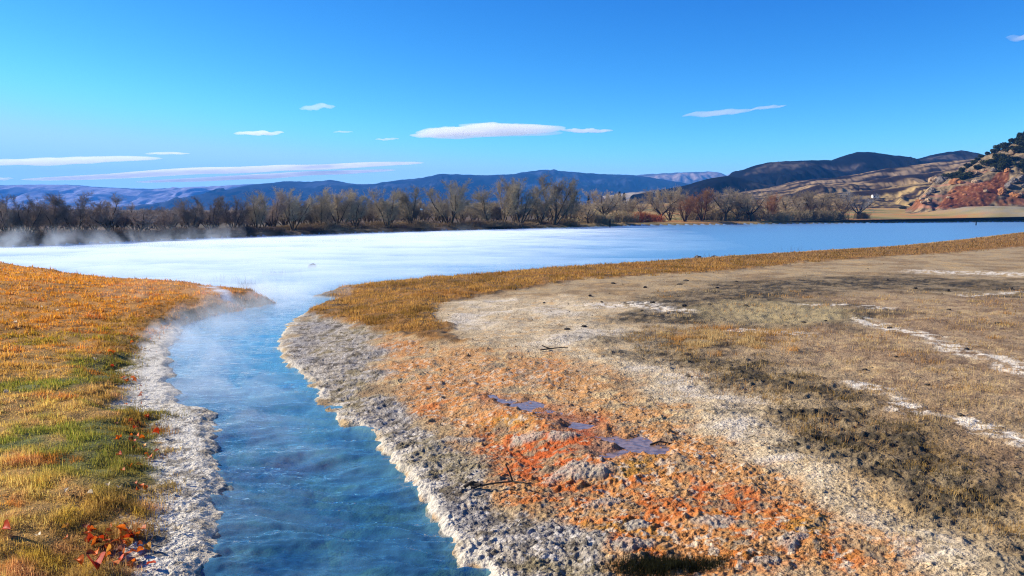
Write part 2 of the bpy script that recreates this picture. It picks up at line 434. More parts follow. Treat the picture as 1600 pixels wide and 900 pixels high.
# colour of the ground itself
def mixc(c, new, m):
    m = np.clip(np.asarray(m), 0, 1)[:, None]
    return c * (1 - m) + np.asarray(new) * m
K = 0.8
C = np.tile(srgb(174, 150, 112, K), (len(gx), 1))
f1 = fbm(gx * 0.5, gy * 0.5, 4, 61); f2 = fbm(gx * 1.6, gy * 1.6, 4, 62); f3 = fbm(gx * 4, gy * 4, 3, 63); f4 = fbm(gx * 11, gy * 11, 3, 64)
C = mixc(C, srgb(150, 124, 88, K), sst(-0.2, 0.5, f1 + 0.5 * f2))
C = mixc(C, srgb(196, 160, 105, K), sst(0.1, 0.7, f2 - 0.3 * f1) * 0.6)
C = mixc(C, srgb(160, 131, 97, K), m_brown * 0.8)
C = mixc(C, srgb(122, 96, 70, K), m_brown * sst(0.0, 0.5, f2 + 0.8 * f4 + 0.4 * f1) * 0.8)
C = mixc(C, srgb(204, 174, 124, K), m_brown * sst(0.15, 0.7, f3 + 0.5 * f4 - 0.5 * f1) * 0.6)
C = mixc(C, srgb(216, 194, 156, K), m_cream * (0.55 + 0.45 * sst(-0.4, 0.3, f2)))
C = mixc(C, srgb(205, 165, 110, K), m_cream * sst(0.1, 0.7, f3 + 0.5 * f1) * 0.7)
C = mixc(C, srgb(226, 214, 194, K), m_cream * sst(0.2, 0.7, -f1 + 0.3 * f3) * 0.6)
C = mixc(C, srgb(120, 98, 72, K), m_cream * sst(0.3, 0.6, f4 - 0.4 * f3) * 0.5)
C = mixc(C, srgb(62, 55, 42, K), m_dark * (0.5 + 0.5 * sst(-0.4, 0.3, f2 + 0.5 * f4)))
C = mixc(C, srgb(140, 114, 70, K), m_dark * sst(0.2, 0.65, f3 + f4 * 0.5) * 0.55)
C = mixc(C, srgb(60, 54, 40, K), m_dark * sst(0.2, 0.7, -f3 + 0.5 * f1) * 0.6)
C = mixc(C, srgb(176, 156, 112, K), m_oval * (0.65 + 0.25 * sst(-0.3, 0.3, f2)))
# orange mats
peach, cream, rust, orange, ochre = srgb(192, 142, 88, K), srgb(212, 184, 134, K), srgb(126, 76, 42, K), srgb(196, 102, 34, K), srgb(184, 138, 60, K)
oc = np.tile(peach, (len(gx), 1))
oc = mixc(oc, cream, sst(-0.1, 0.5, f2 + 0.4 * f4))
oc = mixc(oc, srgb(200, 132, 70, K), 0.8 * sst(-0.1, 0.5, -f1 + 0.6 * f3))
oc = mixc(oc, orange, 0.9 * m_strong * sst(-0.5, 0.3, f2 + 0.6 * f3 + 0.3 * f4))
oc = mixc(oc, srgb(188, 84, 30, K), 0.8 * m_strong * sst(0.1, 0.7, f1 + 0.6 * f3 + 0.3 * f4))
oc = mixc(oc, ochre, sst(0.2, 0.6, -f1 + 0.5 * f2) * 0.8 * m_strong)
oc = mixc(oc, rust, sst(0.1, 0.6, f4 + 0.3 * f3) * 0.55)
oc = mixc(oc, srgb(72, 54, 38, K), sst(0.25, 0.55, f4 * 0.7 - f3 * 0.6) * 0.85)
oc = mixc(oc, srgb(228, 196, 154, K), sst(0.25, 0.6, f4 - 0.3 * f2) * 0.5)
ogrey = srgb(150, 128, 100, K)
oc = mixc(oc, ogrey, sst(0.3, 0.6, f2 * 0.8 - f3 * 0.7) * 0.7)
oc = mixc(oc, srgb(206, 188, 160, K), sst(0.3, 0.65, f3 * 0.6 + f4 * 0.6 - 0.4 * f1) * 0.7)
C = C * (1 - m_orange[:, None]) + oc * m_orange[:, None]
wet = sst(0.0, 1.0, mask(Z_PUDDLE[0], 0.5, 0.3, 20) + mask(Z_PUDDLE[1], 0.5, 0.3, 23))
C = mixc(C, srgb(150, 84, 66, K), wet * 0.55)
# grey sinter
gc = np.tile(srgb(164, 152, 134, K), (len(gx), 1))
gc = mixc(gc, srgb(96, 86, 72, K), sst(-0.15, 0.45, f3 + 0.6 * f4))
gc = mixc(gc, srgb(196, 186, 172, K), sst(0.15, 0.65, f4 - 0.4 * f3))
gc = mixc(gc, srgb(150, 134, 96, K), sst(0.05, 0.6, f1 + 0.5 * f3) * 0.6)
gc = mixc(gc, srgb(156, 152, 150, K), sst(0.1, 0.6, -f1 + 0.4 * f2) * 0.5)
gc = mixc(gc, srgb(226, 214, 190, K), sst(0.35, 0.05, gd + 0.15 * f3) * 0.6)
C = C * (1 - m_grey[:, None]) + gc * m_grey[:, None]
C = mixc(C, srgb(176, 166, 148, K), mounds * right * 0.7)
C = mixc(C, srgb(240, 226, 202, K), m_track * 0.95 * (1 - m_grey) * sst(-0.35, 0.35, f3 + 0.5 * f4))
# dry grass strip
C = mixc(C, mixc(np.tile(srgb(150, 105, 48, K), (len(gx), 1)), srgb(110, 84, 50, K), sst(0, 0.5, f2)), right * m_grass)
C = mixc(C, srgb(130, 122, 110, K), m_tip)
# left bank
lc = np.tile(srgb(176, 134, 66, K), (len(gx), 1))
lc = mixc(lc, srgb(98, 100, 44, K), sst(-0.25, 0.3, f1 + 0.3 * f2) * sst(26, 17, gr) * sst(7, 10, gr))
lc = mixc(lc, srgb(198, 136, 58, K), sst(14, 24, gr) * 0.8)
lc = mixc(lc, srgb(80, 60, 34, K), sst(0.25, 0.65, f3 - f1 * 0.5) * 0.5)
C = np.where(leftland[:, None], lc, C)
wc = mixc(np.tile(srgb(224, 214, 192, K), (len(gx), 1)), srgb(150, 140, 122, K), sst(0.05, 0.5, f3 + 0.6 * f4))
wc = mixc(wc, srgb(196, 176, 140, K), sst(0.3, 0.05, gd) * 0.5)
C = C * (1 - m_lcrust[:, None]) + wc * m_lcrust[:, None]
C = mixc(C, srgb(222, 224, 228, K), m_pale * 0.95)  # near-white patch by the tip of the left bank
# far shore
fc = np.tile(srgb(176, 146, 84, K), (len(gx), 1))
fl, fl2 = fbm(gx * 0.03, gy * 0.05, 4, 71), fbm(gx * 0.2, gy * 0.3, 3, 72)
fc = mixc(fc, srgb(128, 120, 62, K), sst(0.0, 0.5, fl))
fc = mixc(fc, srgb(190, 122, 62, K), sst(0.1, 0.5, -fl + 0.5 * fl2) * 0.7)
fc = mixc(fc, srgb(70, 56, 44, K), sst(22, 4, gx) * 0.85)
fc = mixc(fc, srgb(150, 140, 118, K), sst(-26, -8, gx - MOUND[0]) * sst(30, 10, np.abs(gy - MOUND[1])) * (0.5 + 0.5 * sst(-0.3, 0.3, fl2)))
fc = mixc(fc, srgb(130, 116, 78, K), sst(2.5, 0.5, gd) * 0.7 * sst(-10, 20, gx))
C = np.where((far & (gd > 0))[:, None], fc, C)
# bed under the water, and the ochre stain along the waterline
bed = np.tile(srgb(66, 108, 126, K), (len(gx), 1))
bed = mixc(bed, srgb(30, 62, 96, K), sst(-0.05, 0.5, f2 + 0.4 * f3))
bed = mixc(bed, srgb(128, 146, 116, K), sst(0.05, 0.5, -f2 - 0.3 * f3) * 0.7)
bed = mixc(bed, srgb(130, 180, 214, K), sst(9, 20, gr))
bed = mixc(bed, srgb(150, 205, 252, 0.9), sst(24, 50, gr))  # lake bed paled sky-blue: milky water and reflected sky put into it
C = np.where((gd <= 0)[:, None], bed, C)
C = mixc(C, srgb(168, 124, 62, K), right * sst(0.06, 0.0, gd) * 0.75 * sst(11, 8.5, gy) * sst(-.3, .3, f3))
C = mixc(C, srgb(150, 140, 118, K), (near & (gd <= 0)) * sst(-0.2, 0.0, gd) * 0.6)
C = np.clip(C, 0.003, 0.85)
terrain = obj('ground', mesh_np('ground', np.stack([gx, gy, gz_all], -1), gf, C, smooth=True), M_GROUND)
tag(terrain, kind='structure')
del n03, n07, n15, n42

# small still pools among the orange mats
m_pool, nt, out = new_mat('pool_water')
p = nt.nodes.new('ShaderNodeBsdfPrincipled'); p.inputs['Base Color'].default_value = (0.15, 0.09, 0.08, 1); p.inputs['Roughness'].default_value = 0.1
pn = nt.nodes.new('ShaderNodeTexNoise'); pn.inputs['Scale'].default_value = 14; pn.inputs['Detail'].default_value = 5
pg = nt.nodes.new('ShaderNodeNewGeometry'); nt.links.new(pg.outputs['Position'], pn.inputs['Vector'])
pr = nt.nodes.new('ShaderNodeValToRGB'); pr.color_ramp.elements[0].position = .4; pr.color_ramp.elements[0].color = (0.27, 0.18, 0.14, 1); pr.color_ramp.elements[1].position = .62; pr.color_ramp.elements[1].color = (0.13, 0.09, 0.075, 1)
nt.links.new(pn.outputs['Fac'], pr.inputs[0]); nt.links.new(pr.outputs[0], p.inputs['Base Color'])
pb = nt.nodes.new('ShaderNodeBump'); pb.inputs['Strength'].default_value = .3; pb.inputs['Distance'].default_value = .02; nt.links.new(pn.outputs['Fac'], pb.inputs['Height']); nt.links.new(pb.outputs[0], p.inputs['Normal'])
nt.links.new(p.outputs[0], out.inputs['Surface'])
for zp, pz in zip(Z_PUDDLE, POOL_Z):
    zp = np.array(zp); c = zp.mean(0)
    z = pz
    big = c + (zp - c) * 1.25
    n = len(big)
    v = np.concatenate([np.column_stack([big, np.full(n, z)]), np.column_stack([big, np.full(n, z - 0.03)])])
    me = bpy.data.meshes.new('puddle')
    me.from_pydata([tuple(q) for q in v], [], [tuple(range(n))[::-1]] + [tuple(range(n, 2 * n))] + [(i, (i + 1) % n, n + (i + 1) % n, n + i) for i in range(n)])
    tag(obj('puddle', me, m_pool), kind='structure')

# ------------------------------------------------------------------ water
def ripple(x, y, r):
    # flow runs toward the lake; crests lie across it, bent by noise
    wx, wy = x + 0.25 * noise(x * 0.9, y * 0.9, 81), y + 0.35 * noise(x * 0.7, y * 0.7, 82)
    a = 0.022 * noise(wx * 0.7, wy * 2.4, 83) + 0.013 * noise(wx * 1.5 + .6 * wy, wy * 5.2, 84) + 0.006 * noise(wx * 3.6 + wy, wy * 11, 85) + 0.0035 * noise(wx * 9 + wy * 3, wy * 24, 86)
    return a * np.interp(r, [0, 9, 16, 26, 60], [3.0, 2.6, 1.5, 0.3, 0.0])
wx_, wy_, wf_, _ = polar_grid(4.8, 40, 640, 1.0, 60, 420, coarse_step=8, growth=1.12)
wr_ = np.hypot(wx_, wy_)
m_water, nt, out = new_mat('spring_water')
N, L = nt.nodes, nt.links
geo = N.new('ShaderNodeNewGeometry')
mp = N.new('ShaderNodeMapping'); mp.inputs['Scale'].default_value = (0.8, 2.2, 1); L.new(geo.outputs['Position'], mp.inputs['Vector'])
nz = N.new('ShaderNodeTexNoise'); nz.inputs['Scale'].default_value = 5; nz.inputs['Detail'].default_value = 4; L.new(mp.outputs[0], nz.inputs['Vector'])
sx_yz = N.new('ShaderNodeSeparateXYZ'); L.new(geo.outputs['Position'], sx_yz.inputs[0])
bs = N.new('ShaderNodeMapRange'); bs.inputs[1].default_value = 18; bs.inputs[2].default_value = 40; bs.inputs[3].default_value = 0.35; bs.inputs[4].default_value = 0.6
L.new(sx_yz.outputs['Y'], bs.inputs[0])          # the open lake is ruffled by wind, the stream is not
bp = N.new('ShaderNodeBump'); bp.inputs['Distance'].default_value = 0.07; L.new(nz.outputs['Fac'], bp.inputs['Height']); L.new(bs.outputs[0], bp.inputs['Strength'])
gl = N.new('ShaderNodeBsdfGlossy'); rr_ = N.new('ShaderNodeMapRange'); rr_.inputs[1].default_value = 20; rr_.inputs[2].default_value = 48; rr_.inputs[3].default_value = 0.03; rr_.inputs[4].default_value = 0.3
L.new(sx_yz.outputs['Y'], rr_.inputs[0])
gl = gl; L.new(rr_.outputs[0], gl.inputs['Roughness']); L.new(bp.outputs[0], gl.inputs['Normal'])
tr = N.new('ShaderNodeBsdfTransparent'); tr.inputs['Color'].default_value = (0.58, 0.85, 0.82, 1)
# Schlick's curve, the same from above and from below the surface (sunlight has to reach the bed)
dt = N.new('ShaderNodeVectorMath'); dt.operation = 'DOT_PRODUCT'; L.new(bp.outputs[0], dt.inputs[0]); L.new(geo.outputs['Incoming'], dt.inputs[1])
def mth(op, a, b=None):
    n_ = N.new('ShaderNodeMath'); n_.operation = op
    for k_, v_ in enumerate((a, b)):
        if v_ is None: continue
        if isinstance(v_, (int, float)): n_.inputs[k_].default_value = v_
        else: L.new(v_, n_.inputs[k_])
    return n_.outputs[0]
fr = mth('ADD', mth('MULTIPLY', mth('POWER', mth('SUBTRACT', 1.0, mth('ABSOLUTE', dt.outputs['Value'])), 5.0), 0.979), 0.021)
mx = N.new('ShaderNodeMixShader'); # mineral-laden water: part of the light is scattered back before it reaches the bed
df = N.new('ShaderNodeBsdfDiffuse'); nz2 = N.new('ShaderNodeTexNoise'); nz2.inputs['Scale'].default_value = 0.9; nz2.inputs['Detail'].default_value = 5; L.new(geo.outputs['Position'], nz2.inputs['Vector'])
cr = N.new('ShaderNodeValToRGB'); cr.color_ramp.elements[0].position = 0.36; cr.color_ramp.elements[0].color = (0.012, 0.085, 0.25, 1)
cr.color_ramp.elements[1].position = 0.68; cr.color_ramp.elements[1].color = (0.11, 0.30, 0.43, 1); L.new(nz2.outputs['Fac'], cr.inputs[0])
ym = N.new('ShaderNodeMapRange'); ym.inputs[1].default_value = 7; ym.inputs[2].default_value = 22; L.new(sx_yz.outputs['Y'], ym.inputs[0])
cm = N.new('ShaderNodeMix'); cm.data_type = 'RGBA'; L.new(ym.outputs[0], cm.inputs[0]); L.new(cr.outputs[0], cm.inputs[6]); cm.inputs[7].default_value = (0.25, 0.64, 0.95, 1)  # milky lake blue, with reflected sky worked into the colour
L.new(cm.outputs[2], df.inputs['Color'])
body = N.new('ShaderNodeMixShader'); body.inputs[0].default_value = 0.42; L.new(tr.outputs[0], body.inputs[1]); L.new(df.outputs[0], body.inputs[2])
L.new(fr, mx.inputs[0]); L.new(body.outputs[0], mx.inputs[1]); L.new(gl.outputs[0], mx.inputs[2])
L.new(mx.outputs[0], out.inputs['Surface'])
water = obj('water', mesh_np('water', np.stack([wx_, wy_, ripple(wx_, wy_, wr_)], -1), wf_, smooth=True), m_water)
tag(water, kind='structure')

# ------------------------------------------------------------------ height lookup on the finished ground
_half, _na = 40.0, 1120
_tot = len(np.unique(np.round(np.degrees(np.arctan2(gx, gy)), 6))) if False else None
_ncol = _na + len(np.arange(_half + 6, 360 - _half - 3, 6))
_rows = np.hypot(gx, gy).reshape(-1, _ncol)[:, 0]
_Zg = gz_all.reshape(-1, _ncol)
def ground_z(x, y):
    r = np.hypot(x, y); a = np.degrees(np.arctan2(x, y))
    ci = np.clip((a + _half) / (2 * _half) * (_na - 1), 0, _na - 1.001)
    ri = np.clip(np.interp(r, _rows, np.arange(len(_rows))), 0, len(_rows) - 1.001)
    c0, r0 = ci.astype(int), ri.astype(int); fc_, fr_ = ci - c0, ri - r0
    return (_Zg[r0, c0] * (1 - fc_) + _Zg[r0, c0 + 1] * fc_) * (1 - fr_) + (_Zg[r0 + 1, c0] * (1 - fc_) + _Zg[r0 + 1, c0 + 1] * fc_) * fr_
def gzp(x, y): return float(ground_z(np.array([x]), np.array([y]))[0])

# ------------------------------------------------------------------ hills, far to near
def interp_pts(pts, px): return np.interp(px, [p[0] for p in pts], [p[1] for p in pts])
def hill(pts, D, depth, colour, nu=320, nv=60, back=0.5, rough=1.0, base_z=-2.0, seed=0, power=1.0, dens=1.0):
    px = np.linspace(pts[0][0], pts[-1][0], nu)
    py = interp_pts(pts, px)
    k = np.hanning(7); k /= k.sum(); py = np.convolve(np.pad(py, 3, mode='edge'), k, 'valid')
    X0 = (px - 800) / F_PX * D / (_cp + 0.1 * _sp)
    Z0 = np.array([at_y(a, b, D)[2] for a, b in zip(px, py)])
    v = np.linspace(-1, back, nv)
    V, X = np.meshgrid(v, X0, indexing='ij')
    prof = np.where(V < 0, (1 - np.abs(V)) ** power, 1 - (V / back) ** 2 * 1.0)
    prof = np.where(V < 0, sst(0, 1, prof) * 0.45 + prof * 0.55, prof)
    Zr = np.tile(Z0, (nv, 1))
    Y = D + V * depth
    hgt = np.maximum(Zr - base_z, 0.0)
    s = 9.0 / D
    n1 = fbm(X * s * 2.2 + seed, Y * s * 1.1, 5, 90 + seed)
    gul = 1 - np.abs(noise(X * s * 4 + 2 * n1, Y * s * 0.8, 91 + seed)) * 2
    side = sst(0, 0.25, np.abs(V))
    Z = base_z + hgt * prof + rough * hgt * (0.16 * n1 - 0.12 * gul * sst(0, 0.3, prof) * sst(1, 0.6, prof)) * side
    Z += rough * D * 0.0006 * noise(X * s * 14, Y * s * 9, 95 + seed)
    sc = (Y / D)                       # keep the flanks on their own bearing
    i = np.arange(nv - 1)[:, None] * nu; j = np.arange(nu - 1)[None, :]
    f = np.stack([i + j, i + j + 1, i + nu + j + 1, i + nu + j], -1).reshape(-1, 4)
    c = colour(X.ravel(), Y.ravel(), Z.ravel(), V.ravel(), np.tile(px, (nv, 1)).ravel(), n1.ravel(), hgt.ravel(), D)
    me = mesh_np('hill', np.stack([X * 1.0, Y, Z], -1).reshape(-1, 3), f, np.clip(c, 0.003, 0.8), smooth=True)
    return tag(obj('hill', me, M_HILL), kind='structure')

def two(a, b, m): return np.asarray(a)[None, :] * (1 - m[:, None]) + np.asarray(b)[None, :] * m[:, None]
def woods_shade_haze(light, dark, bias=0.0, sx=1.0, band=1.0):  # woodland patches; the tones also carry painted shade and distance haze
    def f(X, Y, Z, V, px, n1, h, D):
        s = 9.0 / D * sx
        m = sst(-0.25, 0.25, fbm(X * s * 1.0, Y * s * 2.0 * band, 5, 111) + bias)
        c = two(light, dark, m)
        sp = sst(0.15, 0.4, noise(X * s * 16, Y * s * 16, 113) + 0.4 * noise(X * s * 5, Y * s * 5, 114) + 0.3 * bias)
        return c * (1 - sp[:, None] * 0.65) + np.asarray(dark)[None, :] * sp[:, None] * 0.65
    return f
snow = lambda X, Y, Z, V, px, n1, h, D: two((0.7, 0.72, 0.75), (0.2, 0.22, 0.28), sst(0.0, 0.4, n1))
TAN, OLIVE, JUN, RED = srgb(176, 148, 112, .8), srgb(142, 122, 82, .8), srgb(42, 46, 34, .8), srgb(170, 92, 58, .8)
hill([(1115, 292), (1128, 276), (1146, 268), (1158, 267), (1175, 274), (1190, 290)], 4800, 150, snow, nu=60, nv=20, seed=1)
hill([(-260, 300), (-120, 292), (0, 289.5), (60, 288.5), (115, 289), (160, 292.5), (205, 294.5), (245, 295), (330, 291), (385, 288), (460, 286), (560, 300), (640, 320)], 4500, 1000, woods_shade_haze(srgb(158, 154, 178, .8), srgb(64, 78, 118, .8), -0.1), seed=2)  # lavender of distance haze is mixed into both slope tones
hill([(900, 290), (960, 277), (1010, 272), (1060, 269.5), (1105, 268), (1122, 269), (1135, 275), (1165, 290)], 4200, 700, woods_shade_haze(srgb(160, 140, 130, .8), srgb(84, 84, 90, .8), 0.0), nu=140, seed=3)
hill([(250, 330), (300, 316), (350, 298), (395, 289), (450, 283), (490, 284), (518, 281), (545, 286), (562, 288), (592, 287), (625, 281), (660, 278), (688, 271.5), (705, 272), (760, 274), (800, 272), (828, 267.5), (848, 265), (870, 266.5), (905, 269.5), (950, 272.5), (985, 273), (1015, 277), (1050, 283), (1100, 292), (1180, 305)], 3300, 900, woods_shade_haze(srgb(60, 66, 88, .8), srgb(4, 10, 28, .8), 0.3), nu=480, nv=80, seed=4)  # wooded ridge, with blue distance haze put into its colours
hill([(940, 306), (1000, 299), (1060, 295), (1120, 291), (1180, 290), (1260, 292), (1330, 300)], 1500, 250, woods_shade_haze(srgb(176, 158, 132, .8), srgb(96, 90, 80, .8), -0.15), nu=140, nv=30, seed=5)
hill([(1085, 300), (1110, 288), (1140, 277), (1160, 266), (1178, 259), (1200, 253.5), (1225, 252), (1260, 250.5), (1300, 250), (1315, 244), (1332, 238.5), (1345, 237), (1362, 238), (1385, 242), (1410, 248), (1425, 250), (1440, 246), (1462, 240), (1480, 237), (1500, 235), (1515, 238), (1540, 244), (1600, 250), (1700, 262)], 950, 260, woods_shade_haze(srgb(84, 74, 66, .8), srgb(5, 7, 18, .8), 0.5), nu=360, nv=70, seed=6)  # woods plus the mountain's blue-black shade and haze, painted in
hill([(990, 304), (1030, 297), (1065, 291), (1090, 284), (1112, 278), (1133, 275), (1150, 277), (1170, 282), (1200, 289), (1240, 296), (1280, 302)], 760, 110, woods_shade_haze(srgb(74, 66, 54, .8), srgb(8, 11, 18, .8), 0.5), nu=140, nv=40, seed=7)
hill([(1120, 306), (1165, 299), (1200, 294), (1245, 282), (1290, 279), (1340, 272), (1385, 263), (1420, 259), (1470, 252), (1540, 247), (1640, 240)], 640, 110, woods_shade_haze(srgb(160, 134, 100, .8), srgb(40, 32, 30, .8), 0.05, 1.6, 2.6), nu=240, nv=50, seed=8)  # here and on the next two, dark bands are shadow painted in
hill([(1150, 312), (1190, 305), (1232, 297), (1262, 289), (1300, 287), (1345, 284), (1400, 275), (1440, 271), (1500, 262), (1600, 255)], 520, 80, woods_shade_haze(srgb(166, 138, 98, .8), srgb(46, 36, 32, .8), 0.04, 1.5, 3), nu=220, nv=50, seed=9)
hill([(1200, 320), (1240, 311), (1290, 303), (1330, 299), (1365, 297), (1410, 290), (1445, 285), (1500, 280), (1600, 272)], 430, 60, woods_shade_haze(srgb(172, 144, 94, .8), srgb(54, 42, 34, .8), 0.0, 1.4, 3), nu=200, nv=50, base_z=3.0, seed=10)

# the red butte close on the right
bpts = [(1402, 327), (1418, 320), (1436, 304), (1455, 291), (1470, 281), (1485, 272), (1500, 262), (1520, 249), (1540, 239), (1558, 232), (1572, 225), (1585, 216), (1600, 207), (1640, 188), (1700, 170), (1800, 160)]
BN, BV, BD0, BD1 = 420, 150, 252.0, 335.0
bpx = np.linspace(1402, 1800, BN)
bv = np.linspace(0, 1.25, BV)
Vb, Pb = np.meshgrid(bv, bpx, indexing='ij')
Yb = BD0 + (BD1 - BD0) * Vb
Xb = (Pb - 800) / F_PX * Yb
crest_py = interp_pts(bpts, bpx)
Zc = np.array([at_y(a, b, BD1)[2] for a, b in zip(bpx, crest_py)])[None, :]
Zt = ground_z((bpx - 800) / F_PX * BD0, np.full(BN, BD0))[None, :] - 0.4
t = np.clip(Vb, 0, 1)
Zb = Zt + (Zc - Zt) * (0.62 * t + 0.38 * sst(0, 0.55, t)) - (Vb > 1) * (Vb - 1) * 20
def bproj(X, Y, Z):
    cz = Y * _cp - (Z - CAM_H) * _sp; cy = Y * _sp + (Z - CAM_H) * _cp
    return 800 + X / cz * F_PX, 450 - cy / cz * F_PX
spur = ldist(Pb, bproj(Xb, Yb, Zb)[1], [(1459, 277), (1452, 296), (1438, 322)])
gulf = ldist(Pb, bproj(Xb, Yb, Zb)[1], [(1478, 296), (1466, 310), (1458, 324)])
inner = sst(0, 0.06, Vb) * sst(1.0, 0.9, Vb)
Zb += inner * (1.5 * np.exp(-(spur / 6) ** 2) - 1.2 * np.exp(-(gulf / 5) ** 2))
rz = fbm(Xb * 0.12, Yb * 0.12, 5, 131)
strat = np.abs(((Zb + 1.2 * rz) * 0.28) % 1 - 0.5) * 2
Zb += inner * (0.8 * rz + 0.5 * strat * sst(-0.1, 0.4, noise(Xb * 0.06, Yb * 0.06, 133)) + 0.35 * noise(Xb * 0.6, Yb * 0.6, 134))
Zg_ = ground_z(Xb.ravel(), Yb.ravel()).reshape(Xb.shape) - 0.3
Zb = Zg_ + (Zb - Zg_) * sst(1402, 1436, Pb)
Zb[0, :] -= 4
bX, bY = bproj(Xb, Yb, Zb)
wpx, wpy = bX + 3 * noise(Xb * 0.3, Yb * 0.3, 135), bY + 2.5 * noise(Xb * 0.3, Yb * 0.3, 136)
scar = sst(1.5, -2, sdist(wpx.ravel(), wpy.ravel(), [(1464, 324), (1480, 304), (1492, 292), (1505, 289), (1528, 288), (1548, 279), (1562, 268), (1576, 264), (1577, 280), (1566, 298), (1556, 312), (1545, 321), (1500, 326)]))
scar2 = sst(2, -2, sdist(wpx.ravel(), wpy.ravel(), [(1408, 328), (1425, 316), (1442, 308), (1448, 316), (1432, 328)]))
scar3 = sst(2, -2, sdist(wpx.ravel(), wpy.ravel(), [(1553, 315), (1575, 306), (1604, 300), (1640, 300), (1640, 318), (1560, 320)]))
bn = fbm(Xb.ravel() * 0.25, Yb.ravel() * 0.25, 4, 137); bn2 = noise(Xb.ravel() * 1.1, Yb.ravel() * 1.1, 138)
bc = np.tile(srgb(126, 108, 82, .8), (BN * BV, 1))
bc = mixc(bc, srgb(78, 68, 56, .8), sst(-0.1, 0.5, bn + 0.4 * bn2))
bc = mixc(bc, srgb(156, 132, 98, .8), sst(0.1, 0.6, -bn + 0.4 * bn2) * 0.7)
bc = mixc(bc, srgb(176, 118, 92, .8), sst(0.2, 0.5, fbm(Xb.ravel() * 0.1, Zb.ravel() * 0.3, 3, 139)) * 0.6)
bc = mixc(bc, srgb(104, 54, 28, .8), scar * (0.85 + 0.15 * bn2))
bc = mixc(bc, srgb(80, 38, 24, .8), scar * sst(0.0, 0.5, bn2 + bn * 0.5) * 0.7)
bc = mixc(bc, srgb(170, 112, 76, .8), scar * sst(0.3, 0.6, -bn2) * 0.6)
bc = mixc(bc, srgb(128, 76, 46, .8), np.maximum(scar2, scar3) * 0.75)
i = np.arange(BV - 1)[:, None] * BN; j = np.arange(BN - 1)[None, :]
bf = np.stack([i + j, i + j + 1, i + BN + j + 1, i + BN + j], -1).reshape(-1, 4)
tag(obj('hill', mesh_np('hill', np.stack([Xb, Yb, Zb], -1).reshape(-1, 3), bf, np.clip(bc, 0.003, 0.8), smooth=True), M_HILL), kind='structure')
bX, bY = bproj(Xb, Yb, Zb)
def on_butte(px, py):
    c = np.argmin(np.abs(bpx - px)); col_py = bY[:, c]
    ok = np.where(col_py <= py)[0]
    r = ok[0] if len(ok) else int(np.argmin(col_py))
    return np.array([Xb[r, c], Yb[r, c], Zb[r, c]])

# ------------------------------------------------------------------ small builders
def tubes(segs, sides):
    """segs: list of (p0, p1, r0, r1) -> vertices and faces of open tapered prisms"""
    p0 = np.array([s[0] for s in segs]); p1 = np.array([s[1] for s in segs]); r0 = np.array([s[2] for s in segs]); r1 = np.array([s[3] for s in segs])
    d = p1 - p0; d /= np.linalg.norm(d, axis=1)[:, None] + 1e-9
    up = np.where(np.abs(d[:, 2:3]) > 0.9, np.array([[1.0, 0, 0]]), np.array([[0, 0, 1.0]]))
    a = np.cross(d, up); a /= np.linalg.norm(a, axis=1)[:, None]; b = np.cross(d, a)
    n = len(segs); V = np.zeros((n, 2, sides, 3))
    for k in range(sides):
        t = 2 * np.pi * k / sides
        o = a * np.cos(t) + b * np.sin(t)
        V[:, 0, k] = p0 + o * r0[:, None]; V[:, 1, k] = p1 + o * r1[:, None]
    base = np.arange(n)[:, None] * 2 * sides
    k = np.arange(sides)[None, :]; k2 = (k + 1) % sides
    F = np.stack([base + k, base + k2, base + sides + k2, base + sides + k], -1).reshape(-1, 4)
    return V.reshape(-1, 3), F

def lump(name, col, sx, sy, sz, seed=0, sub=3, amp=0.25, fr=2.0, flat=True):
    import bmesh
    bm = bmesh.new(); bmesh.ops.create_icosphere(bm, subdivisions=sub, radius=1)
    for v in bm.verts:
        c = v.co
        n = float(fbm(np.array([c.x * fr + c.z * 1.3 + seed]), np.array([c.y * fr - c.z * 0.9 + seed * 2]), 3, 150 + seed)[0])
        v.co = c * (1 + amp * n)
        v.co.x *= sx; v.co.y *= sy; v.co.z = max(v.co.z * sz, -0.35 * sz)
    me = bpy.data.meshes.new(name); bm.to_mesh(me); bm.free()
    a = me.color_attributes.new('tint', 'FLOAT_COLOR', 'POINT')
    a.data.foreach_set('color', np.tile(np.array([*col, 1.0], np.float32), len(me.vertices)))
    me.polygons.foreach_set('use_smooth', np.full(len(me.polygons), not flat))
    return me

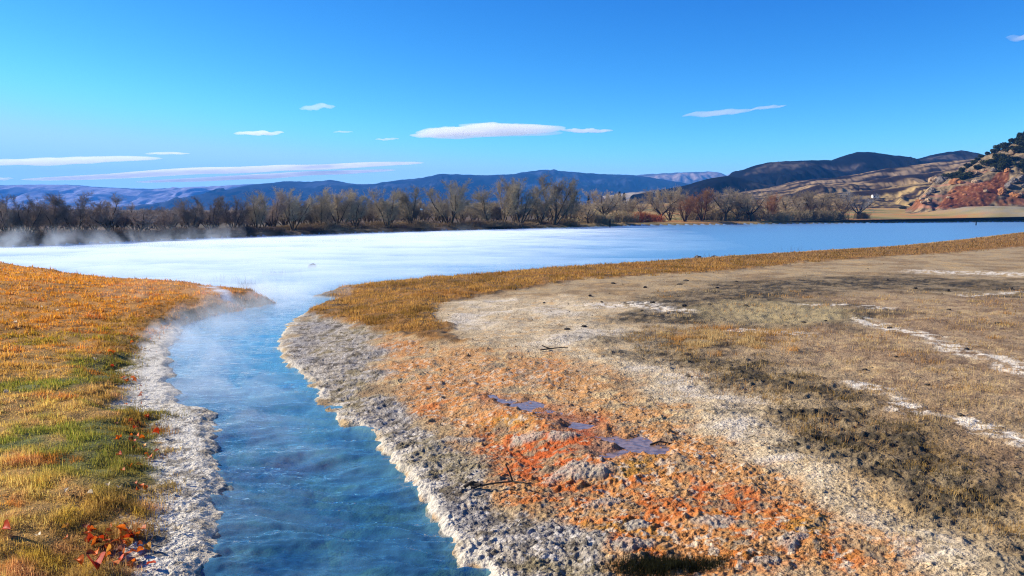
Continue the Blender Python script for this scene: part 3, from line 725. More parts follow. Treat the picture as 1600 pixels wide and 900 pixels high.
# ------------------------------------------------------------------ bare trees
def grow(style, seed):
    """a leafless tree about 1 unit high: trunk segments and crown segments"""
    g = np.random.default_rng(seed)
    trunk, crown = [], []
    def branch(p, d, length, rad, lvl, out):
        n = [7, 5, 4, 2][lvl]
        pts = [p]; rr = rad
        for k in range(n):
            d = d + g.normal(0, [0.10, 0.16, 0.20, 0.22][lvl], 3) + np.array([0, 0, [0.06, 0.05, 0.05, 0.03][lvl]])
            d = d / np.linalg.norm(d)
            q = pts[-1] + d * length / n
            r2 = rad * (1 - 0.75 * (k + 1) / n)
            out.append((pts[-1], q, rr, r2)); rr = r2; pts.append(q)
            if lvl < 3:
                lo = [0.30 if style == 'vase' else 0.25, 0.2, 0.1][lvl]
                if (k + 1) / n >= lo:
                    m = g.poisson([2.6, 3.3, 3.8][lvl]) + (2 if k == n - 1 else 0)
                    for _ in range(m):
                        ax = g.normal(0, 1, 3); ax -= d * ax.dot(d); ax /= np.linalg.norm(ax)
                        ang = g.uniform(0.35, 0.95) * (0.8 if style == 'vase' else 1.15)
                        nd = d * math.cos(ang) + ax * math.sin(ang)
                        ln = length * [0.42, 0.5, 0.55][lvl] * g.uniform(0.6, 1.15) * (1.1 - 0.35 * (k + 1) / n)
                        branch(q if g.random() < 0.5 else (pts[-2] + q) / 2, nd, ln, max(r2 * 0.46, 0.00055), lvl + 1, crown)
    if style == 'vase':
        m = int(g.integers(4, 7))
        for k in range(m):
            az = 2 * np.pi * (k + g.uniform(-.3, .3)) / m; tl = g.uniform(0.08, 0.5)
            branch(np.array([0.015 * math.cos(az), 0.015 * math.sin(az), -0.03]), np.array([math.sin(tl) * math.cos(az), math.sin(tl) * math.sin(az), math.cos(tl)]), g.uniform(0.75, 1.05), 0.016, 0, trunk)
    elif style == 'spread':
        top = np.array([g.uniform(-.03, .03), g.uniform(-.03, .03), 0.2])
        trunk.append((np.array([0, 0, -0.04]), top * 0.5, 0.045, 0.036)); trunk.append((top * 0.5, top, 0.036, 0.032))
        m = int(g.integers(4, 6))
        for k in range(m):
            az = 2 * np.pi * (k + g.uniform(-.3, .3)) / m; tl = g.uniform(0.35, 1.0)
            branch(top, np.array([math.sin(tl) * math.cos(az), math.sin(tl) * math.sin(az), math.cos(tl)]), g.uniform(0.6, 0.85), 0.022, 0, trunk)
    else:   # leaning, few stems
        for k in range(2):
            az = math.pi * g.uniform(0.85, 1.15); tl = g.uniform(0.15, 0.45)
            branch(np.array([0.02 * k, 0.01 * k, -0.03]), np.array([math.sin(tl) * math.cos(az), 0.2 * math.sin(tl), math.cos(tl)]), g.uniform(0.85, 1.05), 0.02, 0, trunk)
    return trunk, crown

def tree_proto(style, seed, bark, twig, scale_twig=1.0):
    tr_, cr_ = grow(style, seed)
    zmax = max(s[1][2] for s in cr_ + tr_)
    sc = lambda ss, rk: [(a / zmax, b / zmax, c * rk, d * rk) for a, b, c, d in ss]
    v, f = tubes(sc(tr_, 1.0), 5); mt = mesh_np('trunk', v, f, np.tile(bark, (len(v), 1)), smooth=True)
    v, f = tubes(sc(cr_, scale_twig), 3); mc = mesh_np('crown', v, f, np.tile(twig, (len(v), 1)))
    mt.materials.append(M_BARK); mc.materials.append(M_BARK)
    wid = max(abs(s[1][0]) for s in cr_) / zmax
    return mt, mc, wid
P = {}
dk, dkt = srgb(72, 62, 56, .8), srgb(172, 154, 140, .8)
ol, olt = srgb(88, 74, 56, .8), srgb(178, 162, 134, .8)
tp, tpt = srgb(80, 68, 56, .8), srgb(176, 156, 128, .8)
P['dark_vase'] = [tree_proto('vase', s, dk, dkt, 1.15) for s in (1, 2, 3)]
P['dark_spread'] = [tree_proto('spread', s, dk, dkt, 1.15) for s in (4, 5)]
P['olive_vase'] = [tree_proto('vase', s, ol, olt, 1.1) for s in (6, 7, 8)]
P['lean'] = [tree_proto('lean', 9, ol, olt, 1.1)]
P['taupe_spread'] = [tree_proto('spread', s, tp, tpt) for s in (10, 11, 12)]
P['red_vase'] = [tree_proto('vase', 13, srgb(96, 66, 48, .8), srgb(176, 124, 84, .8))]
P['blue_spread'] = [tree_proto('spread', 14, srgb(84, 80, 78, .8), srgb(140, 138, 138, .8), 0.9)]

def shore_y(px):
    pts = sorted(lake_far); py = np.interp(px, [p[0] for p in pts], [p[1] for p in pts])
    return at_z(px, py)[1]
N_TREE = 0
def plant_tree(kind, px, top, back, label, group, wide=1.0, rot=None):
    global N_TREE
    mt, mc, wid = P[kind][N_TREE % len(P[kind])]; N_TREE += 1
    Y = shore_y(px) + back
    X = (px - 800) / F_PX * Y
    z = gzp(X, Y)
    h = max(at_y(px, top, Y)[2] - z, 1.2) * 1.2
    e = empty('bare_tree', (X, Y, z - 0.05))
    e.scale = (h * wide * 1.2, h * wide * 1.2, h); e.rotation_euler = (0, 0, random.uniform(0, 6.28) if rot is None else rot)
    o = bpy.data.objects.new('trunk', mt); COL.objects.link(o); o.parent = e
    o = bpy.data.objects.new('crown', mc); COL.objects.link(o); o.parent = e
    return tag(e, label, 'tree', group)

ordn = lambda n: '%d%s' % (n, 'th' if 10 <= n % 100 <= 20 else {1: 'st', 2: 'nd', 3: 'rd'}.get(n % 10, 'th'))
# front row, left to right: (kind, px, top, metres behind the shore, width)
FRONT = [('dark_vase', 12, 322, 7, 1), ('dark_vase', 42, 312, 6, .9), ('dark_vase', 84, 311, 7, 1), ('dark_vase', 119, 308, 6, 1), ('dark_spread', 172, 310, 6, 1), ('dark_vase', 150, 318, 12, .9),
         ('dark_spread', 220, 322, 5, 1), ('dark_vase', 262, 330, 7, 1), ('dark_vase', 297, 316, 7, 1), ('dark_vase', 330, 314, 6, .9), ('dark_vase', 366, 312, 7, .9), ('olive_vase', 402, 308, 6, .9),
         ('dark_vase', 428, 305, 9, .8), ('olive_vase', 458, 300, 6, 1), ('olive_vase', 502, 308, 6, .9), ('olive_vase', 528, 299, 8, 1), ('olive_vase', 556, 301, 6, 1), ('olive_vase', 606, 302, 6, 1.1),
         ('olive_vase', 642, 297, 7, 1), ('olive_vase', 704, 288, 6, 1.15), ('lean', 762, 298, 6, 1.3), ('olive_vase', 788, 287, 9, .9), ('olive_vase', 812, 285, 6, 1), ('olive_vase', 842, 298, 8, .9),
         ('olive_vase', 866, 280, 6, 1), ('olive_vase', 888, 300, 10, .9), ('taupe_spread', 918, 318, 6, 1.2), ('taupe_spread', 944, 301, 9, 1.2), ('olive_vase', 980, 314, 22, 1.1), ('taupe_spread', 1030, 300, 14, 1.15),
         ('olive_vase', 1046, 296, 18, 1), ('red_vase', 1070, 308, 10, 1.1), ('red_vase', 1096, 299, 14, 1.1), ('taupe_spread', 1130, 299, 12, 1), ('taupe_spread', 1152, 302, 14, 1), ('taupe_spread', 1172, 303, 9, 1),
         ('red_vase', 1204, 306, 10, 1.1), ('taupe_spread', 1230, 306, 14, 1.1), ('taupe_spread', 1250, 302, 22, 1), ('taupe_spread', 1272, 302, 16, 1.2), ('taupe_spread', 1296, 310, 24, 1), ('taupe_spread', 1316, 308, 26, 1.1), ('blue_spread', 1339, 302, 24, 1.1)]
LOOK = {'dark_vase': 'dark many-stemmed bare tree', 'dark_spread': 'dark wide-branching bare tree', 'olive_vase': 'olive-brown vase-shaped bare tree', 'lean': 'bare tree of thin stems leaning left',
        'taupe_spread': 'taupe bare tree with short trunk and spreading limbs', 'red_vase': 'reddish-brown fine-twigged bare tree', 'blue_spread': 'bluish-grey rounded bare tree at the right end of the tree line'}
cnt = {}
order = sorted(range(len(FRONT)), key=lambda i: FRONT[i][1])
names = {}
for i in order:
    k = FRONT[i][0]; cnt[k] = cnt.get(k, 0) + 1
    names[i] = LOOK[k] if sum(q[0] == k for q in FRONT) == 1 else LOOK[k] + ', %s from the left' % ordn(cnt[k])
for i, (k, px, top, back, wide) in enumerate(FRONT):
    plant_tree(k, px, top, back * (0.45 if px < 900 else 1), names[i], 'bare trees along the far shore', wide)
for k in range(96):      # the rank behind, seen only between the front trees
    px = -20 + 9.8 * k + random.uniform(-6, 6)
    plant_tree('dark_vase' if px < 430 else 'olive_vase', px, random.uniform(326, 338) if px < 430 else random.uniform(314, 328), random.uniform(13, 26),
               'bare tree half hidden behind the front rank of the grove', 'bare trees behind the front rank', 1.25)
for k in range(16):
    px = 960 + 22 * k + random.uniform(-8, 8)
    plant_tree('taupe_spread' if k % 3 else 'olive_vase', px, random.uniform(310, 318), random.uniform(45, 90),
               'small bare tree in the field behind the taupe trees', 'bare trees in the field behind', 1.2)

# brush at the foot of the trees
def brush_proto(seed, col, n=700):
    g = np.random.default_rng(seed); segs = []
    for k in range(n):
        az = g.uniform(0, 6.28); tl = abs(g.normal(0, 0.6)); L = g.uniform(0.35, 1.0)
        p = np.array([g.normal(0, 0.45), g.normal(0, 0.25), -0.05])
        d = np.array([math.sin(tl) * math.cos(az), math.sin(tl) * math.sin(az), math.cos(tl)])
        q = p + d * L * 0.6; segs.append((p, q, 0.012, 0.009))
        for _ in range(2):
            e = d + g.normal(0, 0.4, 3); e /= np.linalg.norm(e); segs.append((q, q + e * L * 0.4, 0.008, 0.004))
    v, f = tubes(segs, 3); me = mesh_np('brush', v, f, np.tile(col, (len(v), 1))); me.materials.append(M_BARK); return me
BR = {'dark': [brush_proto(s, srgb(116, 98, 84, .8)) for s in (21, 22)], 'olive': [brush_proto(s, srgb(152, 128, 94, .8)) for s in (23, 24)],
      'red': [brush_proto(25, srgb(168, 96, 56, .8))], 'pale': [brush_proto(26, srgb(160, 140, 106, .8))]}
def bush(kind, px, back, h, w, label, group):
    Y = shore_y(px) + back; X = (px - 800) / F_PX * Y
    o = bpy.data.objects.new('bush', random.choice(BR[kind])); COL.objects.link(o)
    o.location = (X, Y, gzp(X, Y)); o.scale = (w, w, h); o.rotation_euler = (0, 0, random.uniform(-.5, .5))
    return tag(o, label, 'bush', group)
for k in range(44):
    px = -15 + 20.8 * k + random.uniform(-5, 5)
    bush('dark' if px < 420 or k % 3 == 0 else 'olive', px, random.uniform(0.8, 5) if px < 430 else random.uniform(2, 9), random.uniform(.5, 1.0) * (1 if px < 500 else 1.3), random.uniform(1.4, 2.2) * (1 if px < 500 else 1.4),
         'leafless brown bush in the thicket at the foot of the grove', 'thicket bushes under the bare trees')
for px, b, h, w, lab in [(1003, 8, 2.6, 2.4, 'rust-red bush standing low between two bare trees'), (1022, 12, 1.9, 2.0, 'smaller rust-red bush right of the rust-red bush')]:
    bush('red', px, b, h, w, lab, None)
for px, b, h, w in [(1120, 16, 3.5, 3), (1160, 14, 3, 3.4), (1215, 8, 2.6, 3), (1240, 10, 3, 3.2), (1276, 9, 3, 3.6), (1300, 14, 2.6, 3), (970, 10, 2.6, 3), (930, 6, 2.4, 3), (1345, 24, 2, 2), (1185, 22, 3, 3.4), (1090, 20, 3, 4)]:
    bush('pale', px, b, h, w, 'pale tan leafless bush among the spreading trees', 'pale bushes among the spreading trees')

# dark conifers and a few buildings on the rising ground behind the trees
def conifer_me(seed):
    g = np.random.default_rng(seed); n = 900
    z = g.uniform(0.08, 1, n) ** 0.9; r = (1 - z) * 0.24 * g.uniform(0.4, 1, n) ** .5 + 0.01; a = g.uniform(0, 6.28, n)
    c = np.stack([r * np.cos(a), r * np.sin(a), z], -1)
    d1 = g.normal(0, 0.03, (n, 3)); d2 = g.normal(0, 0.03, (n, 3))
    v = np.stack([c, c + d1, c + d2], 1).reshape(-1, 3)
    return v, np.arange(3 * n).reshape(-1, 3)
cv, cf = conifer_me(3)
con_crown = mesh_np('crown', cv, cf, np.tile(srgb(34, 42, 36, .8), (len(cv), 1))); con_crown.materials.append(M_JUNIPER)
tv, tf = tubes([(np.array([0, 0, -0.05]), np.array([0, 0, 0.9]), 0.02, 0.004)], 5)
con_trunk = mesh_np('trunk', tv, tf, np.tile(dk, (len(tv), 1))); con_trunk.materials.append(M_BARK)
for px, top, Y, lab in [(960, 304, 330, 'dark conifer, left and shortest of the three behind the bare trees'), (967, 300, 340, 'dark conifer, middle one of the three behind the bare trees'), (974, 302, 335, 'dark conifer, right one of the three behind the bare trees'), (919, 306, 330, 'lone dark conifer behind the bare trees, left of the three')]:
    X = (px - 800) / F_PX * Y; z = gzp(X, Y); h = at_y(px, top, Y)[2] - z
    e = empty('conifer', (X, Y, z)); e.scale = (h, h, h); tag(e, lab, 'tree', 'conifers behind the bare trees')
    obj('trunk', con_trunk, None, e); obj('crown', con_crown, None, e)

def house(px, py, Y, w, h, dep, lab, roofpitch=0.35):
    bpy.context.view_layer.update()
    dv = ray(px, py); start = np.array([0, 0, CAM_H]) + dv * 255
    hit, loc, *_ = S.ray_cast(bpy.context.evaluated_depsgraph_get(), start, dv)
    p = np.array(loc) if hit else at_y(px, py, Y)
    k = p[1] / F_PX; w, h, dep = w * k, h * k, dep * k
    e = empty('house', tuple(p)); e.rotation_euler = (0, 0, random.uniform(-.4, .4)); tag(e, lab, 'house', 'small houses behind the trees')
    a, b = w / 2, dep / 2; r = roofpitch * w / 2
    me = bpy.data.meshes.new('wall')
    me.from_pydata([(-a, -b, -.2 * h), (a, -b, -.2 * h), (a, b, -.2 * h), (-a, b, -.2 * h), (-a, -b, h), (a, -b, h), (a, b, h), (-a, b, h), (-a, 0, h + r), (a, 0, h + r)], [],
                   [(0, 1, 5, 4), (1, 2, 6, 9, 5), (2, 3, 7, 6), (3, 0, 4, 8, 7)])
    obj('wall', me, M_WALLPAINT, e)
    o = 0.06 * w
    me = bpy.data.meshes.new('roof')
    rr = [(-a - o, -b - o, h - .1), (a + o, -b - o, h - .1), (a + o, 0, h + r + .05), (-a - o, 0, h + r + .05), (-a - o, b + o, h - .1), (a + o, b + o, h - .1)]
    me.from_pydata(rr + [(x, y, z_ + .18) for x, y, z_ in rr], [], [(0, 3, 2, 1), (3, 4, 5, 2), (6, 7, 8, 9), (9, 8, 11, 10), (0, 1, 7, 6), (4, 10, 11, 5), (0, 6, 9, 3), (3, 9, 10, 4), (1, 2, 8, 7), (2, 5, 11, 8)])
    obj('roof', me, M_ROOF, e)
    for sx in (-0.25, 0.25):
        me = bpy.data.meshes.new('window'); x = sx * w
        me.from_pydata([(x - .1 * w, -b - .03, h * .3), (x + .1 * w, -b - .03, h * .3), (x + .1 * w, -b - .03, h * .8), (x - .1 * w, -b - .03, h * .8)], [], [(0, 1, 2, 3)])
        obj('window', me, M_WOODDARK, e)
house(1367, 309, 400, 9, 3.6, 6, 'small pale shed alone on the tan slope right of the trees')
house(1109, 318, 330, 9, 3.4, 6, 'pale house low behind the reddish trees')
house(1150, 317, 290, 7, 3, 5, 'pale house half hidden behind the spreading trees, right of the other')
house(1024, 301, 760, 7, 3, 5, 'small far house on the slope above the tree tops')

# ------------------------------------------------------------------ timber wall right on the far shore, its shade put into the colour; posts
wall_px = np.linspace(1186, 1680, 40)
wv, wf = [], []
for px in wall_px:
    Y = shore_y(px) + 1.6; X = (px - 800) / F_PX * Y
    top = at_y(px, np.interp(px, [1186, 1300, 1420, 1600, 1680], [347.0, 344.6, 342.2, 338.6, 337]), Y)[2]; bot = -0.3
    wv += [(X, Y, bot), (X, Y, top), (X, Y + 0.5, top), (X, Y + 0.5, bot)]
for k in range(len(wall_px) - 1):
    a = 4 * k; b = a + 4
    wf += [(a, b, b + 1, a + 1), (a + 1, b + 1, b + 2, a + 2), (a + 2, b + 2, b + 3, a + 3)]
wf += [(0, 1, 2, 3), (a + 4, a + 7, a + 6, a + 5)]
tag(obj('retaining_wall', mesh_np('retaining_wall', wv, np.array(wf)), M_WOODDARK), 'long low timber wall, its shade in the colour, along the right part of the far shore', 'wall')
def post(px, py_base, top, rad, lab):
    p = at_z(px, py_base); h = at_y(px, top, p[1])[2]
    v, f = tubes([(np.array([0, 0, -0.8]), np.array([0, 0, h * .9]), rad, rad), (np.array([0, 0, h * .9]), np.array([0, 0, h]), rad, rad * .7)], 8)
    tag(obj('post', mesh_np('post', v, f, smooth=True), M_WOODDARK, None, (p[0], p[1], 0)), lab, 'post')
post(1525, 352, 345.5, 0.10, 'dark post standing in the water by the low timber wall')
post(953, 355.5, 342, 0.09, 'thin dark post at the water edge below the spreading tree')

# ------------------------------------------------------------------ boulders and junipers on the red butte
rock_me = [lump('boulder', srgb(*c, .8), 1, 0.8, 0.75, sd, 3, 0.35, 1.6) for c, sd in (((160, 134, 106), 1), ((116, 106, 98), 2), ((160, 108, 68), 3))]
for me in rock_me: me.materials.append(M_ROCK)
BOULD = [(1459, 281, 3.0, 0, 'tall pale boulder at the tip of the butte spur'), (1467, 285, 2.2, 1, 'grey boulder beside the tall pale boulder on the spur'), (1487, 287, 1.9, 2, 'orange boulder on the upper edge of the red scar'), (1496, 287, 1.2, 2, 'small orange boulder right of the larger orange one'),
         (1521, 286, 1.6, 0, 'pale boulder at the middle of the red scar rim'), (1576, 240, 1.8, 0, 'pale block among the junipers high on the butte'), (1481, 303, 0.9, 2, None), (1484, 301, 0.9, 2, None), (1478, 311, .8, 0, None), (1560, 300, 1.4, 2, None), (1559, 305, 1.2, 2, None),
         (1584, 308, 1.3, 2, None), (1577, 305, 1.1, 2, None), (1589, 306, 1.2, 0, None), (1447, 316, 1.3, 0, None), (1440, 318, 1.1, 0, None), (1431, 316, 1.0, 2, None), (1436, 312, .8, 0, None), (1452, 300, 1.2, 1, None), (1447, 305, 1.1, 1, None), (1570, 293, 1.5, 1, None), (1578, 286, 1.6, 1, None), (1590, 281, 1.4, 1, None), (1566, 268, 1.2, 2, None), (1535, 300, .8, 0, None), (1503, 305, .7, 2, None), (1596, 292, 1.3, 1, None), (1530, 268, 1.1, 0, None), (1545, 268, 1.2, 1, None), (1520, 272, 1.1, 0, None)]
for px, py, s, k, lab in BOULD:
    p = on_butte(px, py)
    o = bpy.data.objects.new('boulder', rock_me[k]); COL.objects.link(o); o.location = p + np.array([0, 0, 0.15 * s])
    o.scale = (s, s, s * random.uniform(.8, 1.3)); o.rotation_euler = (0, 0, random.uniform(0, 6.28))
    tag(o, lab or 'small weathered boulder on the slope of the red butte', 'rock', 'boulders on the red butte')
def juniper_me(seed):
    g = np.random.default_rng(seed); n = 2600
    cen = np.column_stack([g.normal(0, .38, 14), g.normal(0, .38, 14), g.uniform(.25, .85, 14)]); rad = g.uniform(.2, .38, 14)
    w = g.integers(0, 14, n); d = g.normal(0, 1, (n, 3)); d /= np.linalg.norm(d, axis=1)[:, None]
    c = cen[w] + d * (rad[w] * g.uniform(.55, 1, n) ** .4)[:, None]; c[:, 2] = np.maximum(c[:, 2], 0.02)
    a = g.normal(0, .055, (n, 3)); b = g.normal(0, .055, (n, 3))
    v = np.stack([c - a, c + a, c + b], 1).reshape(-1, 3)
    col = srgb(58, 62, 34, .8) * np.repeat(g.uniform(.55, 1.5, n), 3)[:, None]
    return mesh_np('crown', v, np.arange(3 * n).reshape(-1, 3), col)
JUN_ME = [juniper_me(s) for s in (31, 32, 33)]
for me in JUN_ME: me.materials.append(M_JUNIPER)
JP = [(1597, 213, 2.6), (1586, 220, 2.8), (1576, 226, 2.6), (1590, 228, 3.0), (1600, 226, 3), (1563, 232, 2.5), (1553, 236, 2.6), (1569, 237, 2.6), (1544, 240, 2.2), (1584, 238, 2.8), (1597, 240, 2.8), (1534, 243, 1.8), (1524, 248, 1.5), (1514, 257, 1.9), (1519, 252, 1.5), (1504, 264, 2.2), (1497, 270, 2.0),
      (1464, 277, 2.2), (1472, 278, 2.4), (1481, 279, 2.0), (1490, 276, 2.2), (1499, 282, 2.2), (1507, 280, 2.2), (1487, 283, 1.5), (1536, 259, 2.6), (1545, 257, 2.2), (1557, 254, 3.0), (1563, 260, 3.0), (1553, 264, 2.6), (1560, 268, 2.2), (1520, 265, 1.8), (1586, 262, 2.2), (1575, 254, 2), (1598, 258, 2.6), (1420, 319, 1.4), (1408, 324, 1.6), (1594, 272, 2), (1548, 247, 2), (1606, 234, 3), (1612, 220, 3), (1620, 210, 3), (1640, 204, 3)]
for k, (px, py, s) in enumerate(JP):
    p = on_butte(px, py)
    e = empty('juniper', p - np.array([0, 0, 0.1])); e.scale = (s * random.uniform(.9, 1.2), s, s * random.uniform(.75, 1.05)); e.rotation_euler = (0, 0, random.uniform(0, 6))
    obj('crown', JUN_ME[k % 3], None, e)
    lab = 'dark green juniper scattered on the slope of the red butte'
    if (px, py) == (1420, 319): lab = 'lone small juniper at the left foot of the red butte'
    if (px, py) == (1408, 324): lab = 'low dark shrub in the grass left of the red butte'
    tag(e, lab, 'bush', 'junipers on the red butte')

# ------------------------------------------------------------------ grass
def blades(name, x, y, h, w, col, lean=0.5, label=None, cat=None, kind='stuff', z=None, loc=None):
    n = len(x)
    z = ground_z(x, y) if z is None else z
    az, la = rng.uniform(0, 2 * np.pi, n), np.abs(rng.normal(0, lean, n))
    wa = az + np.pi / 2 + rng.normal(0, .4, n)
    base = np.stack([x, y, z - 0.01], -1)
    side = np.stack([np.cos(wa), np.sin(wa), 0 * wa], -1) * (w / 2)[:, None]
    mid = base + np.stack([np.cos(az) * np.sin(la * .5), np.sin(az) * np.sin(la * .5), np.cos(la * .5)], -1) * (h * .55)[:, None]
    tip = mid + np.stack([np.cos(az) * np.sin(la * 1.4), np.sin(az) * np.sin(la * 1.4), np.cos(la * 1.4)], -1) * (h * .5)[:, None]
    V = np.stack([base - side, base + side, mid - side * .7, mid + side * .7, tip], 1)
    if loc is not None: V = V - np.asarray(loc)
    V = V.reshape(-1, 3)
    b = np.arange(n)[:, None] * 5
    F4 = b + np.array([[0, 1, 3, 2]]); F3 = b + np.array([[2, 3, 4]])
    c = np.repeat(col, 5, 0)
    o = obj(name, mesh_np(name, V, [F4, F3], np.clip(c, 0.004, 0.8)), M_GRASS, None, loc)
    return tag(o, label, cat, None, kind)
def polar_pts(n, a0, a1, r0, r1, q=0.7):
    u = rng.uniform(r1 ** -q, r0 ** -q, n); r = u ** (-1 / q); a = np.radians(rng.uniform(a0, a1, n))
    return r * np.sin(a), r * np.cos(a), r

x, y, r = polar_pts(760000, -40, -6, 5.2, 48, 0.6)
d = land(x, y); cw = 0.36 + 0.26 * sst(22, 12, y) + 0.12 * noise(x * 0.8, y * 0.8, 21)
cw = cw * sst(23, 19, y) + 0.08
tuft = fbm(x * 2.2, y * 2.2, 3, 161); big = fbm(x * 0.5, y * 0.5, 4, 61) + 0.3 * fbm(x * 1.6, y * 1.6, 4, 62)
keep = left_side(x, y) & (d > cw - 0.08 + 0.12 * rng.normal(0, 1, len(x))) & (rng.random(len(x)) < 0.78 + 0.5 * tuft) & (sdist(x, y, Z_PALE) > 0.05)
x, y, r, d, tuft, big = [q[keep] for q in (x, y, r, d, tuft, big)]
n = len(x)
gold, straw, green, rust_, olive_ = srgb(232, 152, 50, .85), srgb(232, 190, 104, .85), srgb(124, 140, 42, .85), srgb(220, 112, 46, .85), srgb(176, 138, 56, .85)
c = mixc(np.tile(straw, (n, 1)), gold, sst(11, 22, r))
mg = sst(-0.32, 0.25, big + 0.25 * noise(x * 2, y * 2, 168)) * sst(27, 17, r) * sst(7.2, 10, r)
c = mixc(c, green, mg * rng.uniform(.5, 1, n))
c = mixc(c, olive_, sst(0.1, 0.5, noise(x * .7, y * .7, 163)) * 0.6)
c = mixc(c, rust_, sst(0.35, 0.6, noise(x * 0.9, y * 1.6, 164)) * 0.6)
c = mixc(c, srgb(110, 84, 44, .8), sst(cw.mean() + 1.1, cw.mean() + .2, d) * 0.5)
hue = fbm(x * 3.1, y * 3.1, 2, 167)
c = mixc(c, srgb(238, 176, 120, .85), sst(0.15, .6, hue) * .6 * (1 - mg)); c = mixc(c, srgb(244, 200, 70, .85), sst(0.15, .6, -hue) * .5 * (1 - mg) * sst(16, 10, r))
c = c * (rng.uniform(.6, 1.35, n) * 1.14)[:, None]
blades('grass', x, y, (0.045 + 0.06 * np.clip(tuft, -.4, .9)) * np.clip(np.exp(rng.normal(0, .45, n)), .3, 2.6) * np.interp(r, [6, 14, 22, 45], [.85, .85, .85, 1.0]), np.maximum(0.0035, r * np.interp(r, [10, 22], [.00055, .0009])), c, 1.05, 'dry golden and green grass covering the left bank', 'grass')

x, y, r = polar_pts(420000, -16, 36, 18, 112, 0.8)
sel = (sdist(x, y, Z_GRASS) < 0.35 * fbm(x * 1.1, y * 1.1, 3, 171) * np.clip(r / 20, .7, 2.5)) & ~left_side(x, y)
x, y, r = x[sel], y[sel], r[sel]; tuft = fbm(x * 1.3, y * 1.3, 3, 172); n = len(x)
kp = (rng.random(n) < 0.6 + 0.7 * tuft) & (land(x, y) > 0.12); x, y, r, tuft = x[kp], y[kp], r[kp], tuft[kp]; n = len(x)
c = mixc(np.tile(srgb(208, 158, 82, .85), (n, 1)), srgb(184, 144, 92, .85), sst(30, 55, r))
c = mixc(c, srgb(140, 108, 46, .8), sst(0, .5, noise(x * .5, y * .5, 173)) * .7)
c = mixc(c, srgb(188, 124, 60, .8), sst(.2, .6, noise(x * .25, y * .6, 174)) * .5) * rng.uniform(.6, 1.3, n)[:, None]
blades('grass', x, y, (0.07 + 0.05 * np.clip(tuft, -.5, 1)) * rng.uniform(.6, 1.5, n) * np.interp(r, [18, 50, 110], [1, 1.3, 1.8]), np.maximum(0.004, r * 0.0006), c, 0.9, 'dry golden grass in a strip along the lake side of the right bank', 'grass')

# thin dead grass on the bare ground of the right bank
x, y, r = polar_pts(420000, -4, 40, 5.4, 70, 0.7)
z1 = sdist(x, y, Z_DARK1) + 0.5 * fbm(x * .9, y * .9, 3, 181); z2 = sdist(x, y, Z_BROWN) + 0.4 * fbm(x * .9, y * .9, 3, 182)
zt = np.hypot((x - on_ground(1130, 525)[0]) / 2.6, (y - on_ground(1130, 525)[1]) / 1.4)
t1, t2 = fbm(x * 1.8, y * 1.8, 3, 183), fbm(x * 1.1, y * 1.6, 3, 184)
pd = np.where(z1 < 0, sst(-.15, .5, t1) * .55, 0) + np.where(z2 < 0, sst(.28, .6, t2) * .35, 0) + sst(1.0, .5, zt) * sst(-.3, .3, t1) * .9
kp = (rng.random(len(x)) < pd) & (land(x, y) > .3)
x, y, r, z1, zt, t1 = [q[kp] for q in (x, y, r, z1, zt, t1)]; n = len(x)
c = mixc(np.tile(srgb(196, 156, 86, .8), (n, 1)), srgb(104, 90, 52, .8), (z1 < 0) * sst(-.3, .4, noise(x * 2, y * 2, 185)) * .95)
c = mixc(c, srgb(214, 160, 78, .8), sst(1, .5, zt) * .8) * rng.uniform(.6, 1.3, n)[:, None]
blades('grass', x, y, rng.uniform(.03, .09, n) * np.interp(r, [6, 20, 60], [.8, 1, 1.6]), np.maximum(0.003, r * 0.0005), c, 0.9, 'sparse dead grass scattered over the bare right bank', 'grass')

# straw tufts standing on the bare flat
tx, ty, th = [], [], []
zs = np.array(gpoly([(1030, 527), (1080, 513), (1200, 518), (1262, 540), (1215, 554), (1060, 548)]))
lo, hi = zs.min(0), zs.max(0); q = rng.uniform(lo, hi, (16000, 2)); w_ = (sdist(q[:, 0], q[:, 1], zs) < 0.9 * fbm(q[:, 0] * 1.1, q[:, 1] * 1.1, 3, 186)) & (fbm(q[:, 0] * 1.6, q[:, 1] * 2.2, 3, 187) > .12)
q = q[w_]; tx.append(q[:, 0]); ty.append(q[:, 1]); th.append(rng.uniform(.05, .16, len(q)))
for k in range(230):
    px, py = random.uniform(1030, 1600), random.choice([random.uniform(455, 560), random.uniform(455, 700), random.uniform(600, 860)])
    if px < 1250 and py > 640: continue
    c_ = on_ground(px, py); m_ = random.randint(18, 70); sp_ = random.uniform(.06, .28)
    tx.append(c_[0] + rng.normal(0, sp_ * 1.5, m_)); ty.append(c_[1] + rng.normal(0, sp_, m_)); th.append(rng.uniform(.03, .12, m_))
x, y, h_ = np.concatenate(tx), np.concatenate(ty), np.concatenate(th); n = len(x); r = np.hypot(x, y)
c = mixc(np.tile(srgb(226, 192, 130, .85), (n, 1)), srgb(214, 160, 92, .85), sst(-.2, .4, noise(x * .8, y * .8, 188))) * rng.uniform(.6, 1.3, n)[:, None]
blades('grass', x, y, h_, np.maximum(0.0035, r * 0.00045), c, .7, 'bright straw tufts dotted over the bare flat of the right bank', 'grass')

